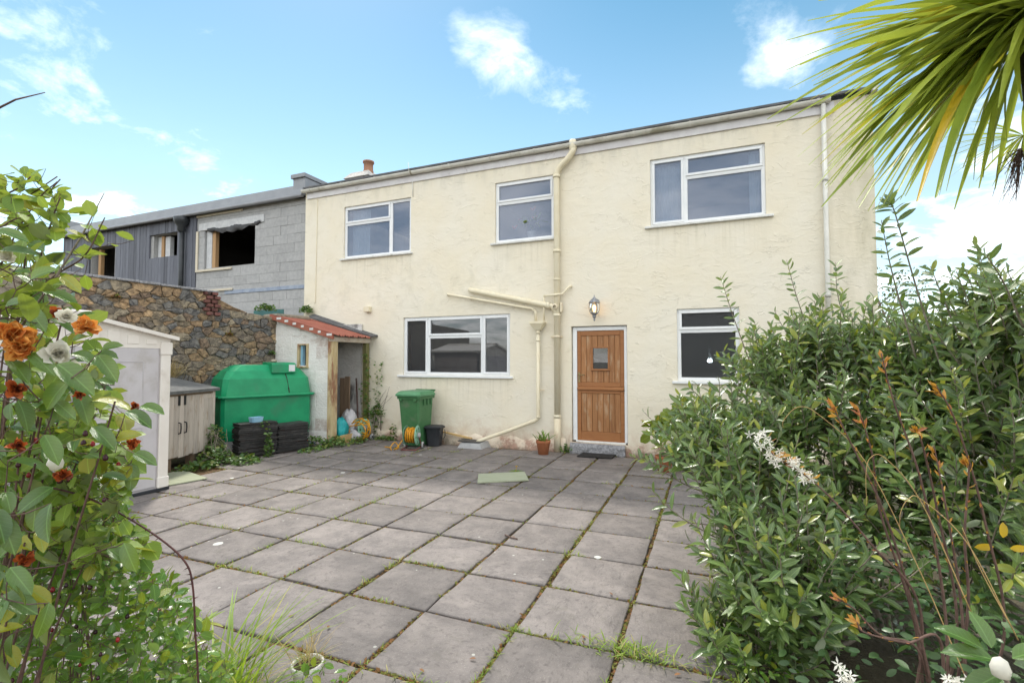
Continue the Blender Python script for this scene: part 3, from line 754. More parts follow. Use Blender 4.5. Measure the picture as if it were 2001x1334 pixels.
u = (FX(1338, 380)+.985)/1.767
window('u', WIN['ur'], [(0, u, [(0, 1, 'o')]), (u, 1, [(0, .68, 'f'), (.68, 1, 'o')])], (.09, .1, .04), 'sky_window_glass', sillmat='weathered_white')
window('g', WIN['gr'], [(0, 1, [(0, .70, 'f'), (.70, 1, 'o')])], (.08, .08, .045), 'obscure_glass')

# stable door
DX0, DX1 = -2.305, -1.46
m = MB(); x0, x1, z0, z1 = DOOR
m.box(x0+.012, DX0, .055, .15, .20, z1-.01, .004); m.box(DX1, x1-.012, .055, .15, .20, z1-.01, .004); m.box(DX0, DX1, .056, .15, 2.165, z1-.012, .004)
m.build('door_frame', 'white_upvc', house)
m = MB(); m.box(DX0+.02, DX1-.02, .105, .115, .21, 2.16); door = m.build('door', 'door_rail', house)
def rail(a, b, c, d, y=.066, mat='door_rail', nm='door_rail'):
    m = MB(); m.box(a, b, y, .104, c, d, .004); return m.build(nm, mat, door)
st = .07
for za, zb, bot, top in ((.205, 1.145, .16, .10), (1.165, 2.16, .075, .085)):
    rail(DX0+.003, DX0+st, za, zb); rail(DX1-st, DX1-.003, za, zb)
    rail(DX0+st+.001, DX1-st-.001, za, za+bot, .067); rail(DX0+st+.001, DX1-st-.001, zb-top, zb, .067)
    n = 7; wv = (DX1-DX0-2*st)/n
    for i in range(n):
        xa, xb = DX0+st+i*wv, DX0+st+(i+1)*wv
        segs = [(za+bot, zb-top)]
        if za > 1:
            wx0, wx1, wz0, wz1 = DX0+.275, DX1-.275, 1.47, 1.86
            if xb > wx0 and xa < wx1: segs = [(za+bot, wz0), (wz1, zb-top)]
        for s0, s1 in segs:
            m = MB(); m.box(xa+.002, xb-.002, .079, .104, s0+.001, s1-.001, .005); m.build('door_board', 'door_oak', door)
m = MB(); a, b, c, d = wx0, wx1, wz0, wz1
m.box(a-.02, b+.02, .058, .104, d-.012, d+.018, .004); m.box(a-.025, b+.025, .05, .104, c-.02, c+.012, .004); m.box(a-.02, a+.014, .06, .104, c+.012, d-.012, .004); m.box(b-.014, b+.02, .06, .104, c+.012, d-.012, .004)
m.build('window_surround', 'door_rail', door)
m = MB(); m.add([(a, .09, c), (b, .09, c), (b, .09, d), (a, .09, d)], [(0, 1, 2, 3)]); m.build('pane', 'window_glass', door, fix=False)
m = MB(); m.box(DX0+.25, DX1-.25, .10, .104, 1.4, 1.9); m.build('dark_room_sheet', 'room_dark', door)  # dark sheet painted to stand for the unlit room behind the glass
m = MB(); m.box(DX0+.004, DX1-.004, .035, .07, 1.10, 1.162, .012); m.build('weather_rail', 'door_rail', door)
m = MB(); m.box(DX0+.02, DX0+.055, .055, .066, 1.24, 1.42, .003); m.tube([(DX0+.037, .06, 1.37), (DX0+.037, .02, 1.37), (DX0+.06, .012, 1.37), (DX0+.15, .012, 1.375)], .009, 8); m.build('handle', 'brass_old', door)
m = MB(); m.box(DX0-.02, DX1+.02, .03, .15, .172, .204, .006); m.build('threshold', 'weathered_white', house)
# granite step with uneven face
r2 = np.random.default_rng(9); m = MB(); nx, nz = 16, 4; X = np.linspace(-2.41, -1.44, nx); V = []
for j in range(nz+1):
    for i, x in enumerate(X):
        yy = -.09+r2.normal()*.007+(.02 if j == nz else 0); V.append((x+r2.normal()*.004, yy, -.03+.195*j/nz))
for i, x in enumerate(X): V.append((x, .03, .168))
for i, x in enumerate(X): V.append((x, .14, .168))
m.add(V, [(j*nx+i, j*nx+i+1, (j+1)*nx+i+1, (j+1)*nx+i) for j in range(nz+2) for i in range(nx-1)])
for sgn in (0, nx-1):
    m.add([V[j*nx+sgn] for j in range(nz+1)]+[(X[sgn], .03, -.03)], [tuple(range(nz+1))+(nz+1,)])
m.build('doorstep', 'granite', house)

# pipes on the wall
PY = -.085
def pipe(name, pts, r, mat='cream_paint_pipe', parent=house, n=12):
    m = MB(); m.tube(pts, r, n); return m.build(name, mat, parent)
def collar(parent, c, r, h, axis='z', mat='cream_paint_pipe', nm='pipe_collar'):
    m = MB(); m.lathe([(r*.9, -h/2), (r, -h/2), (r, h/2), (r*.9, h/2)], c, axis, 14); return m.build(nm, mat, parent)
sx = -2.635
soil = pipe('soil_pipe', smooth_path([(sx+.31, -.06, 5.50), (sx+.31, -.09, 5.42), (sx+.22, -.09, 5.30), (sx+.06, PY, 5.16), (sx, PY, 5.04), (sx, PY, 4.9)], 5)+[(sx, PY, .62)], .055)
pipe('soil_pipe', [(sx, PY, .60), (sx, PY, -.03)], .062, 'cream_pipe_rusty')
m = MB(); m.lathe([(.05, 5.44), (.07, 5.47), (.07, 5.62), (.06, 5.63), (.0, 5.63)], (sx+.31, -.07, 0), n=14); m.build('pipe_cap', 'cream_paint_pipe', soil)
for z_ in (5.0, 3.62, 3.1, 2.45, .63): collar(soil, (sx, PY, z_), .067, .05 if z_ != 3.1 else .03)
collar(soil, (sx, PY, 2.06), .064, .04, mat='cream_pipe_rusty'); m = MB(); m.box(sx-.13, sx+.09, -.055, -.03, 2.045, 2.075, .003); m.build('pipe_clip', 'cream_pipe_rusty', soil)
m = MB(); m.lathe([(.03, -.17), (.055, -.165), (.055, -.10), (.04, -.1)], (sx-.02, 0, 2.60), 'y', 14); m.build('rodding_eye', 'cream_pipe_rusty', soil)
m = MB(); m.box(sx+.06, sx+.10, PY-.03, PY+.03, 2.5, 2.68, .008); m.build('access_cover', 'cream_pipe_rusty', soil)
p0, p1 = ony(918, 566, PY), ony(1078, 598, PY)
br = pipe('branch_pipe', [(p0[0]-.02, .0, p0[2]+.01), (p0[0], PY*.7, p0[2]), (p0[0]+.06, PY, p0[2]-.02), tuple(p1), (sx-.03, PY, 2.55), (sx, PY, 2.40)], .05, n=14)
collar(br, tuple(ony(1072, 597, PY)), .062, .06, 'x')
q0, q1 = ony(874, 575, PY), ony(1040, 603, PY)
wp = pipe('waste_pipe', [(q0[0]-.03, 0, q0[2]), (q0[0], PY*.8, q0[2])]+[tuple(q0*(1-u_)+q1*u_) for u_ in (.05, .5, 1.)]+[(q1[0]+.06, PY, q1[2]-.05), (q1[0]+.07, PY, 2.36)], .024)
for px in (920, 1005):
    q = ony(px, 575+(px-874)*.1687, PY); m = MB(); m.tube([(q[0], -.01, q[2]+.03), (q[0], PY-.02, q[2]+.03), (q[0], PY-.02, q[2]-.03), (q[0], -.01, q[2]-.03)], .006, 6); m.build('pipe_clip', 'cream_pipe_rusty', wp)
a, b, c = ony(1063, 578, PY), ony(1099, 574, PY), ony(1112, 560, PY)
pipe('overflow_pipe', [(a[0], PY, 2.36), tuple(a), ], .018); pipe('overflow_pipe', [tuple(a), (sx, PY-.07, a[2]+.0), tuple(b), tuple(c), (c[0]+.02, 0, c[2]+.02)], .02)
hx = -3.0
m = MB(); m.hexa([(hx-.05, -.13, 2.19), (hx+.05, -.13, 2.19), (hx+.05, -.03, 2.19), (hx-.05, -.03, 2.19), (hx-.13, -.19, 2.30), (hx+.13, -.19, 2.30), (hx+.13, -.01, 2.30), (hx-.13, -.01, 2.30)])
m.box(hx-.135, hx+.135, -.195, -.008, 2.301, 2.34, .004); hop = m.build('hopper', 'cream_paint_pipe', house)
dn_ = pipe('downpipe', [(hx, PY, 2.20), (hx, PY, .62), (hx-.01, PY, .57), (hx-.06, PY-.01, .53), (hx-.55, PY-.05, .335), (-4.1, -.22, .13), (-4.17, -.25, .09)], .034)
for z_ in (2.14, 2.0, .6): collar(dn_, (hx, PY, z_), .042, .035)
m = MB(); m.box(hx-.01, hx+.11, -.06, -.04, 1.08, 1.10, .002); m.build('pipe_clip', 'cream_pipe_rusty', dn_)
rp = pipe('downpipe', [(1.57, -.07, 5.5), (1.57, -.07, -.02)], .034, 'gutter_plastic')
for z_ in (4.35, 2.6): collar(rp, (1.57, -.07, z_), .043, .06, mat='gutter_plastic')
# air vent, flue, cable
q = ony(721, 605); m = MB(); m.box(q[0]-.07, q[0]+.07, -.10, 0.0, q[2]-.055, q[2]+.06, .006); m.build('wall_vent', 'cream_paint_pipe', house)
q = ony(617, 590); m = MB(); m.tube([(q[0]+.02, -.012, 5.36), (q[0]+.01, -.012, 4.4), (q[0], -.012, q[2]), (q[0]-.03, -.02, q[2]-.03)], .006, 6); m.build('cable', 'cream_paint_pipe', house)
m = MB(); q = ony(806, 342); m.tube([(q[0], -.12, 5.5), (q[0]-.02, -.13, 5.75)], .006, 6); m.tube([(q[0]+.02, -.03, 5.37), (q[0]+.02, -.008, 5.06)], .008, 6); m.build('aerial_rod', 'gutter_plastic', house)

# inside the windows
def curtain(x0, x1, z0, z1, y, label, n=26, tie=0.):
    V = []; F = []
    for i in range(n+1):
        u_ = i/n; x = x0+(x1-x0)*u_
        for j in range(7):
            v = j/6; xx = x + tie*math.sin(v*math.pi)*(1-u_)
            V.append((xx-x0, .018*math.sin(i*1.9)+.01*math.sin(i*.7+v*2), z0+(z1-z0)*v-z0))
    F = [(i*7+j, (i+1)*7+j, (i+1)*7+j+1, i*7+j+1) for i in range(n) for j in range(6)]
    o = link('curtain', mesh_np('curtain', V, F, 'curtain_cloth', True), None, (x0, y, z0))
    return tag(o, label, 'curtain')
curtain(-7.55, -7.05, 3.95, 5.0, .2, 'pale blue net curtain inside the leftmost upper window')
curtain(-.92, -.42, 3.98, 5.0, .2, 'grey voile curtain behind the side casement of the largest upper window')
curtain(.56, .75, 3.98, 5.0, .2, 'narrow curtain edge at the right of the largest upper window', 12)
def leafy(parent, centre, n, S, mat, rad, tm, upb=.4, n_parts=0, name='leaf', mass='foliage', flat=.5):
    d = rdir(n); d[:, 2] = np.abs(d[:, 2])*.8-.1
    pos = np.array(centre)+d*np.array(rad)*rng.uniform(.45, 1, (n, 1))
    D = norm(d+np.array((0, 0, upb))*rng.uniform(-.3, 1, (n, 1))+rng.normal(size=(n, 3))*.35)
    U = np.array((0, 0, 1.))+rng.normal(size=(n, 3))*flat
    foliage(parent, tm, pos, D, U, S*rng.uniform(.65, 1.15, n), mat, n_parts, name, mass)
T_OVAL = leaf_t(.5, 5, .22, .2); T_LANCE = leaf_t(.26, 4, .25, .16); T_CAM = leaf_t(.50, 6, .5, .32); T_ROUND = leaf_t(.8, 4, .15, .2)
T_BLADE = leaf_t(.05, 5, .2, .45, .3); T_STRAP = leaf_t(.075, 7, .5, .16); T_PETAL = leaf_t(.7, 3, .35, -.25)
q = np.array([-3.22, .2, 3.9])
pot = thing('potted_plant', tuple(q), 'red flowered potted plant on the sill inside the middle upper window', 'potted plant')
m = MB(); m.lathe([(0, 0), (.07, 0), (.095, .19), (.1, .2), (.085, .2), (.08, .16), (0, .16)], tuple(q), n=18); m.build('pot', 'pot_white', pot)
leafy(pot, q+(0, 0, .36), 22, .16, 'pot_plant_leaf', (.22, .06, .16), T_OVAL, n_parts=22)
for dx, dz in ((.02, .62), (-.22, .42), (.06, .44), (-.36, .3)):
    V, F = place(T_OVAL, np.array([[dx, 0, dz]])+np.zeros((2, 3)), np.array([[.5, -.2, .6], [-.4, -.3, .5]]), np.array([[0, -1, .3]]*2), np.array([.1, .08]))
    link('flower', mesh_np('flower', V, F, 'red_flower'), pot)
q = ony(1387, 704, .9)
lb = thing('glint_bulb', tuple(q), 'small glowing bulb added behind the obscured glass for its bright glint', 'lamp')
m = MB(); m.lathe([(.001, -.03), (.03, 0), (.001, .03)], tuple(q), n=12); m.build('bulb', 'bulb_white', lb)  # glowing bulb added to make the bright glint in the obscured pane
m = MB(); m.tube([tuple(q+(0, 0, .03)), tuple(q+(0, 0, .9))], .005, 6); m.build('flex', 'grey_plastic', lb)

# ---- lantern over the door
q = np.array([-1.93, 0, 2.52])
lan = thing('wall_lantern', tuple(q), 'lit grey coach lantern on the wall above the wooden door', 'lantern')
lx, ly = q[0], -.17
m = MB(); m.lathe([(.001, .0), (.055, -.002), (.06, -.012), (.03, -.02), (.001, -.02)], (lx, 0, 2.66), 'y', 16); m.tube([(lx, -.01, 2.66), (lx, -.08, 2.69), (lx, ly, 2.70), (lx, ly, 2.66)], .010, 8); m.build('bracket', 'lamp_metal', lan)
m = MB(); m.lathe([(.0, 2.775), (.008, 2.77), (.006, 2.74), (.022, 2.73), (.03, 2.715), (.07, 2.675), (.095, 2.645), (.098, 2.632), (.08, 2.632), (.0, 2.64)], (lx, ly, 0), n=20); m.build('lamp_cap', 'lamp_metal', lan)
m = MB(); m.lathe([(.075, 2.632), (.092, 2.57), (.088, 2.51), (.06, 2.455)], (lx, ly, 0), n=20); m.build('glass_globe', 'lantern_glass', lan, fix=False)
m = MB(); m.lathe([(.066, 2.46), (.068, 2.445), (.04, 2.43), (.03, 2.40), (.035, 2.385), (.018, 2.37), (.014, 2.35), (.02, 2.335), (.0, 2.31)], (lx, ly, 0), n=16); m.build('lamp_base', 'lamp_metal', lan)
for k in range(6):
    th = k*math.pi/3+.3; m = MB()
    m.tube([(lx+r_*math.cos(th), ly+r_*math.sin(th), zz) for r_, zz in ((.078, 2.634), (.095, 2.57), (.091, 2.51), (.064, 2.455))], .004, 5); m.build('rib', 'lamp_metal', lan)
m = MB(); m.lathe([(.0, 2.60), (.018, 2.585), (.028, 2.55), (.02, 2.51), (.016, 2.48), (.0, 2.47)], (lx, ly, 0), n=12); m.build('bulb', 'lamp_glow', lan)

# ================================================================== neighbouring building under construction
NY = .15
nb = thing('building', (-13.5, NY, 0), 'grey block and dark clad flat roofed building left of the cream house', 'building')
NX0, NX1, NXM = -18.9, -8.80, -12.72
NW = [(-12.42, -10.57, 4.05, 5.12), (-14.55, -13.55, 4.49, 5.14), (-17.5, -16.33, 3.3, 5.03)]
m = MB(); wall_sheet(m, [NX0, NXM, NX1], [0, 5.56], NW, NY+.02, .2)
m.add([(NX0, NY+.02, 0), (NX0, 7, 0), (NX0, 7, 5.56), (NX0, NY+.02, 5.56)], [(3, 2, 1, 0)])
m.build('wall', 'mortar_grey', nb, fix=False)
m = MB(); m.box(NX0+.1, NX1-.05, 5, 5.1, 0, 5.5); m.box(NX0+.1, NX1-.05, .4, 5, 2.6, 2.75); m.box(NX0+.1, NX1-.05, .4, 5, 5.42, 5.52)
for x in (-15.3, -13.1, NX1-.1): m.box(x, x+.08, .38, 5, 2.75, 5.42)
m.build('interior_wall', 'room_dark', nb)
# blocks, laid in half bond, each a piece
def block_mesh(w_, h_):
    b = MB(); b.box(-w_/2, w_/2, -.003, .03, -h_/2, h_/2, .0015)
    me = bpy.data.meshes.new('concrete_block'); me.from_pydata(b.v, [], b.f); me.materials.append(MATS['block_grey']); return me
BH, BW = .225, .45; cache = {}
for j in range(14):
    za = 2.42+j*BH; zb = min(za+BH, 5.50)
    if zb-za < .05: continue
    x = NX1-.01-(BW/2 if j % 2 else 0)*1.0
    edges = [NX1-.01]+([x] if j % 2 else [])
    while edges[-1] > NXM: edges.append(edges[-1]-BW)
    for k in range(len(edges)-1):
        xb, xa = edges[k], max(edges[k+1], NXM)
        spans = [(xa, xb)]
        w_ = NW[0]
        if za+.11 > w_[2] and za+.11 < w_[3]:
            spans = [(a_, b_) for a_, b_ in ((xa, min(xb, w_[0])), (max(xa, w_[1]), xb)) if b_-a_ > .05]
        for a_, b_ in spans:
            if b_-a_ < .05: continue
            key = (round(b_-a_-.004, 3), round(zb-za-.004, 3))
            if key not in cache: cache[key] = block_mesh(*key)
            o = link('concrete_block', cache[key], nb, ((a_+b_)/2, NY+rng.normal()*.002, (za+zb)/2))
m = MB(); m.box(-12.62, -10.25, NY-.03, NY+.02, 5.06, 5.25, .004); m.build('lintel', 'lintel_concrete', nb)
# damp strip, battens, timber jambs, torn membrane
m = MB(); m.box(-11.6, NX1-.02, NY-.018, NY, 3.33, 3.42); m.build('damp_proof_strip', 'blue_membrane', nb)
for (x0, x1, zz) in ((-12.70, -11.0, 5.42), (-12.70, -11.35, 3.96), (-12.70, -11.3, 3.42)):
    m = MB(); m.box(x0, x1, NY-.05, NY-.013, zz, zz+.055, .003); m.build('batten', 'batten_pale', nb)
m = MB(); m.box(-12.71, -12.64, NY-.04, NY-.013, 4.0, 5.05); m.build('batten', 'batten_pale', nb)
m = MB(); m.box(-12.2, -12.08, NY+.06, NY+.16, 4.06, 5.1, .003); m.build('timber_jamb', 'timber_orange', nb)
m = MB(); m.box(-12.41, -12.21, NY+.05, NY+.2, 4.06, 5.1, .003); m.build('reveal_block', 'lintel_concrete', nb)
for x0, x1, z0, z1 in ((-14.35, -14.24, 4.5, 5.12), (-17.3, -17.18, 3.3, 5.0)):
    m = MB(); m.box(x0, x1, NY+.1, NY+.2, z0, z1, .003); m.build('timber_jamb', 'timber_orange', nb)
for x0, x1, z0, z1 in ((-14.54, -14.37, 4.5, 5.12), (-14.22, -14.02, 4.5, 5.1)):
    m = MB(); m.box(x0, x1, NY+.13, NY+.24, z0, z1, .003); m.build('reveal_block', 'lintel_concrete', nb)
V = []; n = 14
for i in range(n+1):
    x = -12.3+1.95*i/n; s_ = .05+.10*math.sin(i/n*math.pi)*(1 if i < 10 else .5)+.03*math.sin(i*2.1)
    V += [(x, NY-.02, 5.12), (x, NY-.035-.02*math.sin(i), 5.1-s_*.5), (x, NY-.01+.02*math.sin(i*1.7), 5.08-s_)]
me_ = mesh_np('torn_membrane', np.array(V)-ROOT[nb], [(3*i+k, 3*i+3+k, 3*i+4+k, 3*i+1+k) for i in range(n) for k in range(2)], 'black_membrane', True); link('torn_membrane', me_, nb)
m = MB(); m.box(-10.55, -9.55, NY-.016, NY, 2.5, 2.86); m.build('lower_window_board', 'teal_board', nb)
# vertical boards
x = NXM-.004; 
while x > NX0:
    bw = rng.choice([.115, .125, .14, .14]); xa = max(x-bw, NX0); y0 = NY-.03-rng.uniform(0, .012)
    segs = [(2.6, 5.50)]
    for w_ in NW[1:]:
        if x-.02 > w_[0] and xa+.02 < w_[1]: segs = [(2.6, w_[2]), (w_[3], 5.50)]
    for a_, b_ in segs:
        if b_-a_ > .05:
            m = MB(); m.box(xa+.003, x-.003, y0, NY+.018, a_, b_, .004); m.build('cladding_board', 'charred_cladding', nb, ((x+xa)/2, NY, (a_+b_)/2))
    x -= bw
m = MB(); m.prism([(NY-.16, 5.50), (NY-.14, 5.58), (NY-.10, 5.78), (NY+.2, 5.80), (NY+.2, 5.50)], NX0-.15, NX1-.05, 'x'); m.build('eaves_trim', 'grey_metal', nb)
m = MB(); m.tube([(NX0-.1, NY-.16, 5.50), (NX1-.06, NY-.16, 5.50)], .045, 10); m.build('gutter', 'grey_metal', nb)
m = MB(); m.box(-9.20, -8.83, NY-.12, NY+3.4, 5.5, 5.93); m.build('parapet', 'grey_metal', nb)
m = MB(); m.box(-9.24, -8.80, NY-.17, NY+3.5, 5.932, 6.03, .008); m.build('parapet_cap', 'grey_metal', nb)
m = MB(); m.box(NX0-.15, NX0+.4, NY-.14, NY+2, 5.801, 5.98, .008); m.build('parapet_cap', 'grey_metal', nb)
m = MB(); m.box(NX0, NX1-.05, NY+.21, 7, 5.57, 5.72); m.build('roof', 'roof_felt', nb)
q = -13.12
m = MB(); m.tube([(q, NY-.14, 5.3), (q, NY-.14, 2.6)], .06, 12); dp = m.build('downpipe', 'dark_metal', nb)
m = MB(); m.lathe([(.06, 5.05), (.10, 5.1), (.10, 5.2), (.16, 5.28), (.19, 5.36), (.19, 5.44), (.16, 5.44)], (q, NY-.16, 0), n=4*4); m.build('hopper', 'dark_metal', dp)

# ================================================================== stone garden wall
wd = norm(np.array([.165, .986])); wn = np.array([wd[1], -wd[0]])            # along the wall, out of its face
WO = np.array([-8.42, -1.10])
def wp3(u_, v, o_=0.): q = WO-wd*u_+wn*o_; return (q[0], q[1], v)             # u runs toward the garden
sw = thing('garden_wall', wp3(2, 0), 'old rubble stone garden wall behind the green tank', 'wall')
TOP = [(-.9, 2.50), (0, 2.52), (1.16, 2.62), (1.17, 2.90), (2.6, 2.93), (9.5, 2.95)]
def topz(u_): return float(np.interp(u_, [a for a, _ in TOP], [b for _, b in TOP]))
m = MB(); U_ = sorted(set(list(np.linspace(-.75, 9.5, 60))+[1.16, 1.17]))
r2 = np.random.default_rng(3)
for a, b in zip(U_[:-1], U_[1:]):
    za, zb = topz(a), topz(b)
    m.hexa([wp3(a, -.05), wp3(b, -.05), wp3(b, -.05, -.42), wp3(a, -.05, -.42), wp3(a, za-.02), wp3(b, zb-.02), wp3(b, zb-.02, -.42), wp3(a, za-.02, -.42)])
m.build('core', 'lime_mortar', sw)
# stones: clipped cells, anisotropic, each its own rounded piece
def clip(poly, n, d):
    out = []
    for i in range(len(poly)):
        a, b = poly[i], poly[(i+1) % len(poly)]; fa, fb = a@n-d, b@n-d
        if fa <= 0: out.append(a)
        if fa*fb < 0: out.append(a+(b-a)*fa/(fa-fb))
    return out
r2 = np.random.default_rng(11); pts = []
v = 1.28
while v < 2.95:
    h_ = r2.choice([.07, .09, .12, .14, .17, .20])*r2.uniform(.9, 1.1); u0 = -.7+r2.uniform(0, .1)
    while u0 < 5.2:
        wst = max(.125, h_*r2.uniform(.9, 2.3))
        if v+h_*.6 < topz(u0+wst/2)-.02: pts.append((u0+wst/2, v+h_/2+r2.normal()*.034, wst, h_))
        u0 += wst
    v += h_*.97
pts = np.array(pts); AS = 1.7
S2 = np.stack([pts[:, 0]/AS, pts[:, 1]], 1)
def stone_piece(poly, c, depth, r2):
    n = len(poly); P_ = np.array(poly); V = []
    for k, (s_, o_) in enumerate(((1., -.03), (1., depth*.55), (.94, depth*.9), (.7, depth))):
        for p in P_:
            jj = r2.normal(size=2)*.004
            V.append((*( (p-c)*s_ + jj), o_+(r2.normal()*.006 if k > 1 else 0)))
    V.append((0, 0, depth*1.04))
    F = []
    for k in range(3):
        for i in range(n): F.append((k*n+i, k*n+(i+1) % n, (k+1)*n+(i+1) % n, (k+1)*n+i))
    for i in range(n): F.append((3*n+i, 3*n+(i+1) % n, 4*n))
    return V, F
cnt = 0
order = np.argsort([max(p[0]-3.2, -.15-p[0], 0) for p in pts], kind='stable')
for i in order:
    if cnt >= 296: break
    s0 = S2[i]; poly = [s0+np.array(q) for q in ((-.4, -.4), (.4, -.4), (.4, .4), (-.4, .4))]
    dist = np.hypot(*(S2-s0).T)
    for j in np.argsort(dist)[1:16]:
        d = S2[j]-s0; poly = clip(poly, d, d@((S2[j]+s0)/2))
        if len(poly) < 3: break
    poly = [np.array([p[0]*AS, p[1]]) for p in poly]
    if len(poly) < 3: continue
    # drop tiny edges, round corners
    poly = [p for k, p in enumerate(poly) if np.hypot(*(p-poly[k-1])) > .012]
    if len(poly) < 3: continue
    q2 = []
    for k in range(len(poly)):
        a, b, c_ = poly[k-1], poly[k], poly[(k+1) % len(poly)]
        q2 += [b+(a-b)*.13, b+(c_-b)*.13]
    poly = q2; c = np.mean(poly, 0)
    poly = [np.array([p[0], min(p[1], topz(p[0])-.012)]) for p in poly]; c = np.mean(poly, 0)
    if np.ptp([p[1] for p in poly]) < .035: continue
    poly = [c+(p-c)*r2.uniform(.91, .98)+r2.normal(size=2)*.006 for p in poly]
    V, F = stone_piece(poly, c, r2.uniform(.018, .05), r2)
    q = wp3(c[0], c[1]); W = np.array([np.array([-wd[0]*a+wn[0]*d, -wd[1]*a+wn[1]*d, b]) for a, b, d in V])
    me = bpy.data.meshes.new('stone'); me.from_pydata(W.tolist(), [], F); me.materials.append(MATS['rubble_stone'])
    bm = bmesh.new(); bm.from_mesh(me); bmesh.ops.recalc_face_normals(bm, faces=bm.faces); bm.to_mesh(me); bm.free()
    link('stone', me, sw, q); cnt += 1
# bricks at the step, thin coping
Mw = Matrix(((-wd[0], wn[0], 0, WO[0]), (-wd[1], wn[1], 0, WO[1]), (0, 0, 1, 0), (0, 0, 0, 1)))
for j in range(6):
    for k in range(2):
        uu = 1.14+k*.13+(.05 if j % 2 else 0); m = MB(Mw); m.box(uu, uu+.105, -.02, .085+rng.uniform(0, .012), 2.46+j*.075, 2.46+j*.075+.062, .01); m.build('brick', 'wall_brick', sw, wp3(uu+.05, 2.49+j*.075))
for u0 in np.arange(1.2, 5.2, .31):
    m = MB(Mw); m.box(u0, u0+.3, -.45, .075+rng.uniform(-.02, .02), topz(u0)-.012, topz(u0)+.022+rng.uniform(0, .008), .006); m.build('coping_slate', 'granite', sw, wp3(u0+.15, topz(u0)))

# ================================================================== outhouse
OX0, OX1, OY = -8.40, -6.87, -1.10
oh = thing('outhouse', (-7.6, -.6, 0), 'small whitewashed lean-to outhouse with rusty red tin roof', 'outhouse')
hz = lambda x: 2.53-(x-OX0)*.268
m = MB(); WY0, WY1 = OY, OY+.12; wx = (-7.76, -7.53, 1.53, 1.945)
X = [OX0, wx[0], wx[1], OX1-.12]
def strip(xa, xb, z0a, z0b, z1a, z1b):
    m.hexa([(xa, WY0, z0a), (xb, WY0, z0b), (xb, WY1, z0b), (xa, WY1, z0a), (xa, WY0, z1a), (xb, WY0, z1b), (xb, WY1, z1b), (xa, WY1, z1a)])
strip(X[0], X[1], -.05, -.05, hz(X[0]), hz(X[1])); strip(X[1], X[2], -.05, -.05, wx[2], wx[2]); strip(X[1], X[2], wx[3], wx[3], hz(X[1]), hz(X[2])); strip(X[2], X[3], -.05, -.05, hz(X[2]), hz(X[3]))
m.build('front_wall', 'whitewash', oh)
# shallow block courses under the whitewash: raised faces
r2 = np.random.default_rng(21)
for j in range(10):
    za = .02+j*.235; xs = [OX0]; x = OX0+(.22 if j % 2 else .44)
    while x < X[3]-.1: xs.append(x); x += .44
    xs.append(X[3])
    for a, b in zip(xs[:-1], xs[1:]):
        zt = min(za+.226, hz(b)-.02)
        if zt-za < .06 or (b > wx[0]-.05 and a < wx[1]+.05 and zt > wx[2]-.05 and za < wx[3]+.05): continue
        m = MB(); m.box(a+.002, b-.002, WY0-.003-r2.uniform(0, .004), WY0+.002, za, zt+.006, .002); m.build('block', 'whitewash', oh)
m = MB(); a, b, c, d = wx
m.box(a-.03, a+.02, OY-.02, OY+.06, c-.02, d+.02, .004); m.box(b-.02, b+.03, OY-.02, OY+.06, c-.02, d+.02, .004); m.box(a+.02, b-.02, OY-.018, OY+.06, d-.01, d+.02, .004); m.box(a-.04, b+.04, OY-.04, OY+.06, c-.05, c-.02, .004)
m.build('window_frame', 'flaking_post', oh)
m = MB(); m.box(a+.021, a+.07, OY+.03, OY+.1, c, d-.01); m.build('window_reveal', 'blue_plastic', oh)
m = MB(); m.box(OX0-.02, OX1-.2, -.05, -.012, 0, 2.42); m.build('back_lining', 'whitewash_inside', oh)
m = MB(); m.box(-7.3, OX1-.12, OY+.121, OY+.14, 0, 1.4); m.build('inner_lining', 'brown_board', oh)
m = MB(); m.box(OX1-.12, OX1+.01, OY-.025, OY+.12, -.02, hz(OX1)-.02, .008); m.build('door_post', 'flaking_post', oh)
m = MB(); m.box(OX1-.09, OX1+.01, -.13, -.03, -.02, hz(OX1)-.04, .01); m.build('door_post', 'green_old_post', oh)
m = MB(); m.box(OX1-.10, OX1+.03, OY-.03, -.02, hz(OX1)-.12, hz(OX1)-.02, .008); m.build('lintel_beam', 'white_flaking', oh)
# corrugated sheet
V = []; F = []; ny, nx = 84, 10; XA, XB, YA, YB = OX0-.06, OX1+.17, OY-.09, -.16
for i in range(ny+1):
    yy = YA+(YB-YA)*i/ny
    for j in range(nx+1):
        x = XA+(XB-XA)*j/nx; V.append((x, yy, hz(x)+.035+.013*math.sin(yy*2*math.pi/.076)+(.01*math.sin(i*.4) if j == nx else 0)))
for i in range(ny):
    for j in range(nx): F.append((i*(nx+1)+j, i*(nx+1)+j+1, (i+1)*(nx+1)+j+1, (i+1)*(nx+1)+j))
rf = link('tin_roof', mesh_np('tin_roof', np.array(V)-ROOT[oh], F, 'red_roof_tin', True), oh)
m = MB(); m.hexa([(XA, YA-.02, hz(XA)-.06), (XB-.1, YA-.02, hz(XB-.1)-.06), (XB-.1, YA+.03, hz(XB-.1)-.06), (XA, YA+.03, hz(XA)-.06), (XA, YA-.02, hz(XA)+.035), (XB-.1, YA-.02, hz(XB-.1)+.035), (XB-.1, YA+.03, hz(XB-.1)+.035), (XA, YA+.03, hz(XA)+.035)])
m.build('barge_board', 'red_roof_tin', oh)
m = MB(); m.hexa([(XA, -.2, hz(XA)+.055), (XB+.03, -.2, hz(XB)+.05), (XB+.03, -.0, hz(XB)+.07), (XA, -.0, hz(XA)+.1), (XA, -.2, hz(XA)+.075), (XB+.03, -.2, hz(XB)+.07), (XB+.03, -.0, hz(XB)+.10), (XA, -.0, hz(XA)+.15)])
m.build('roof_flashing', 'roof_slate', oh)
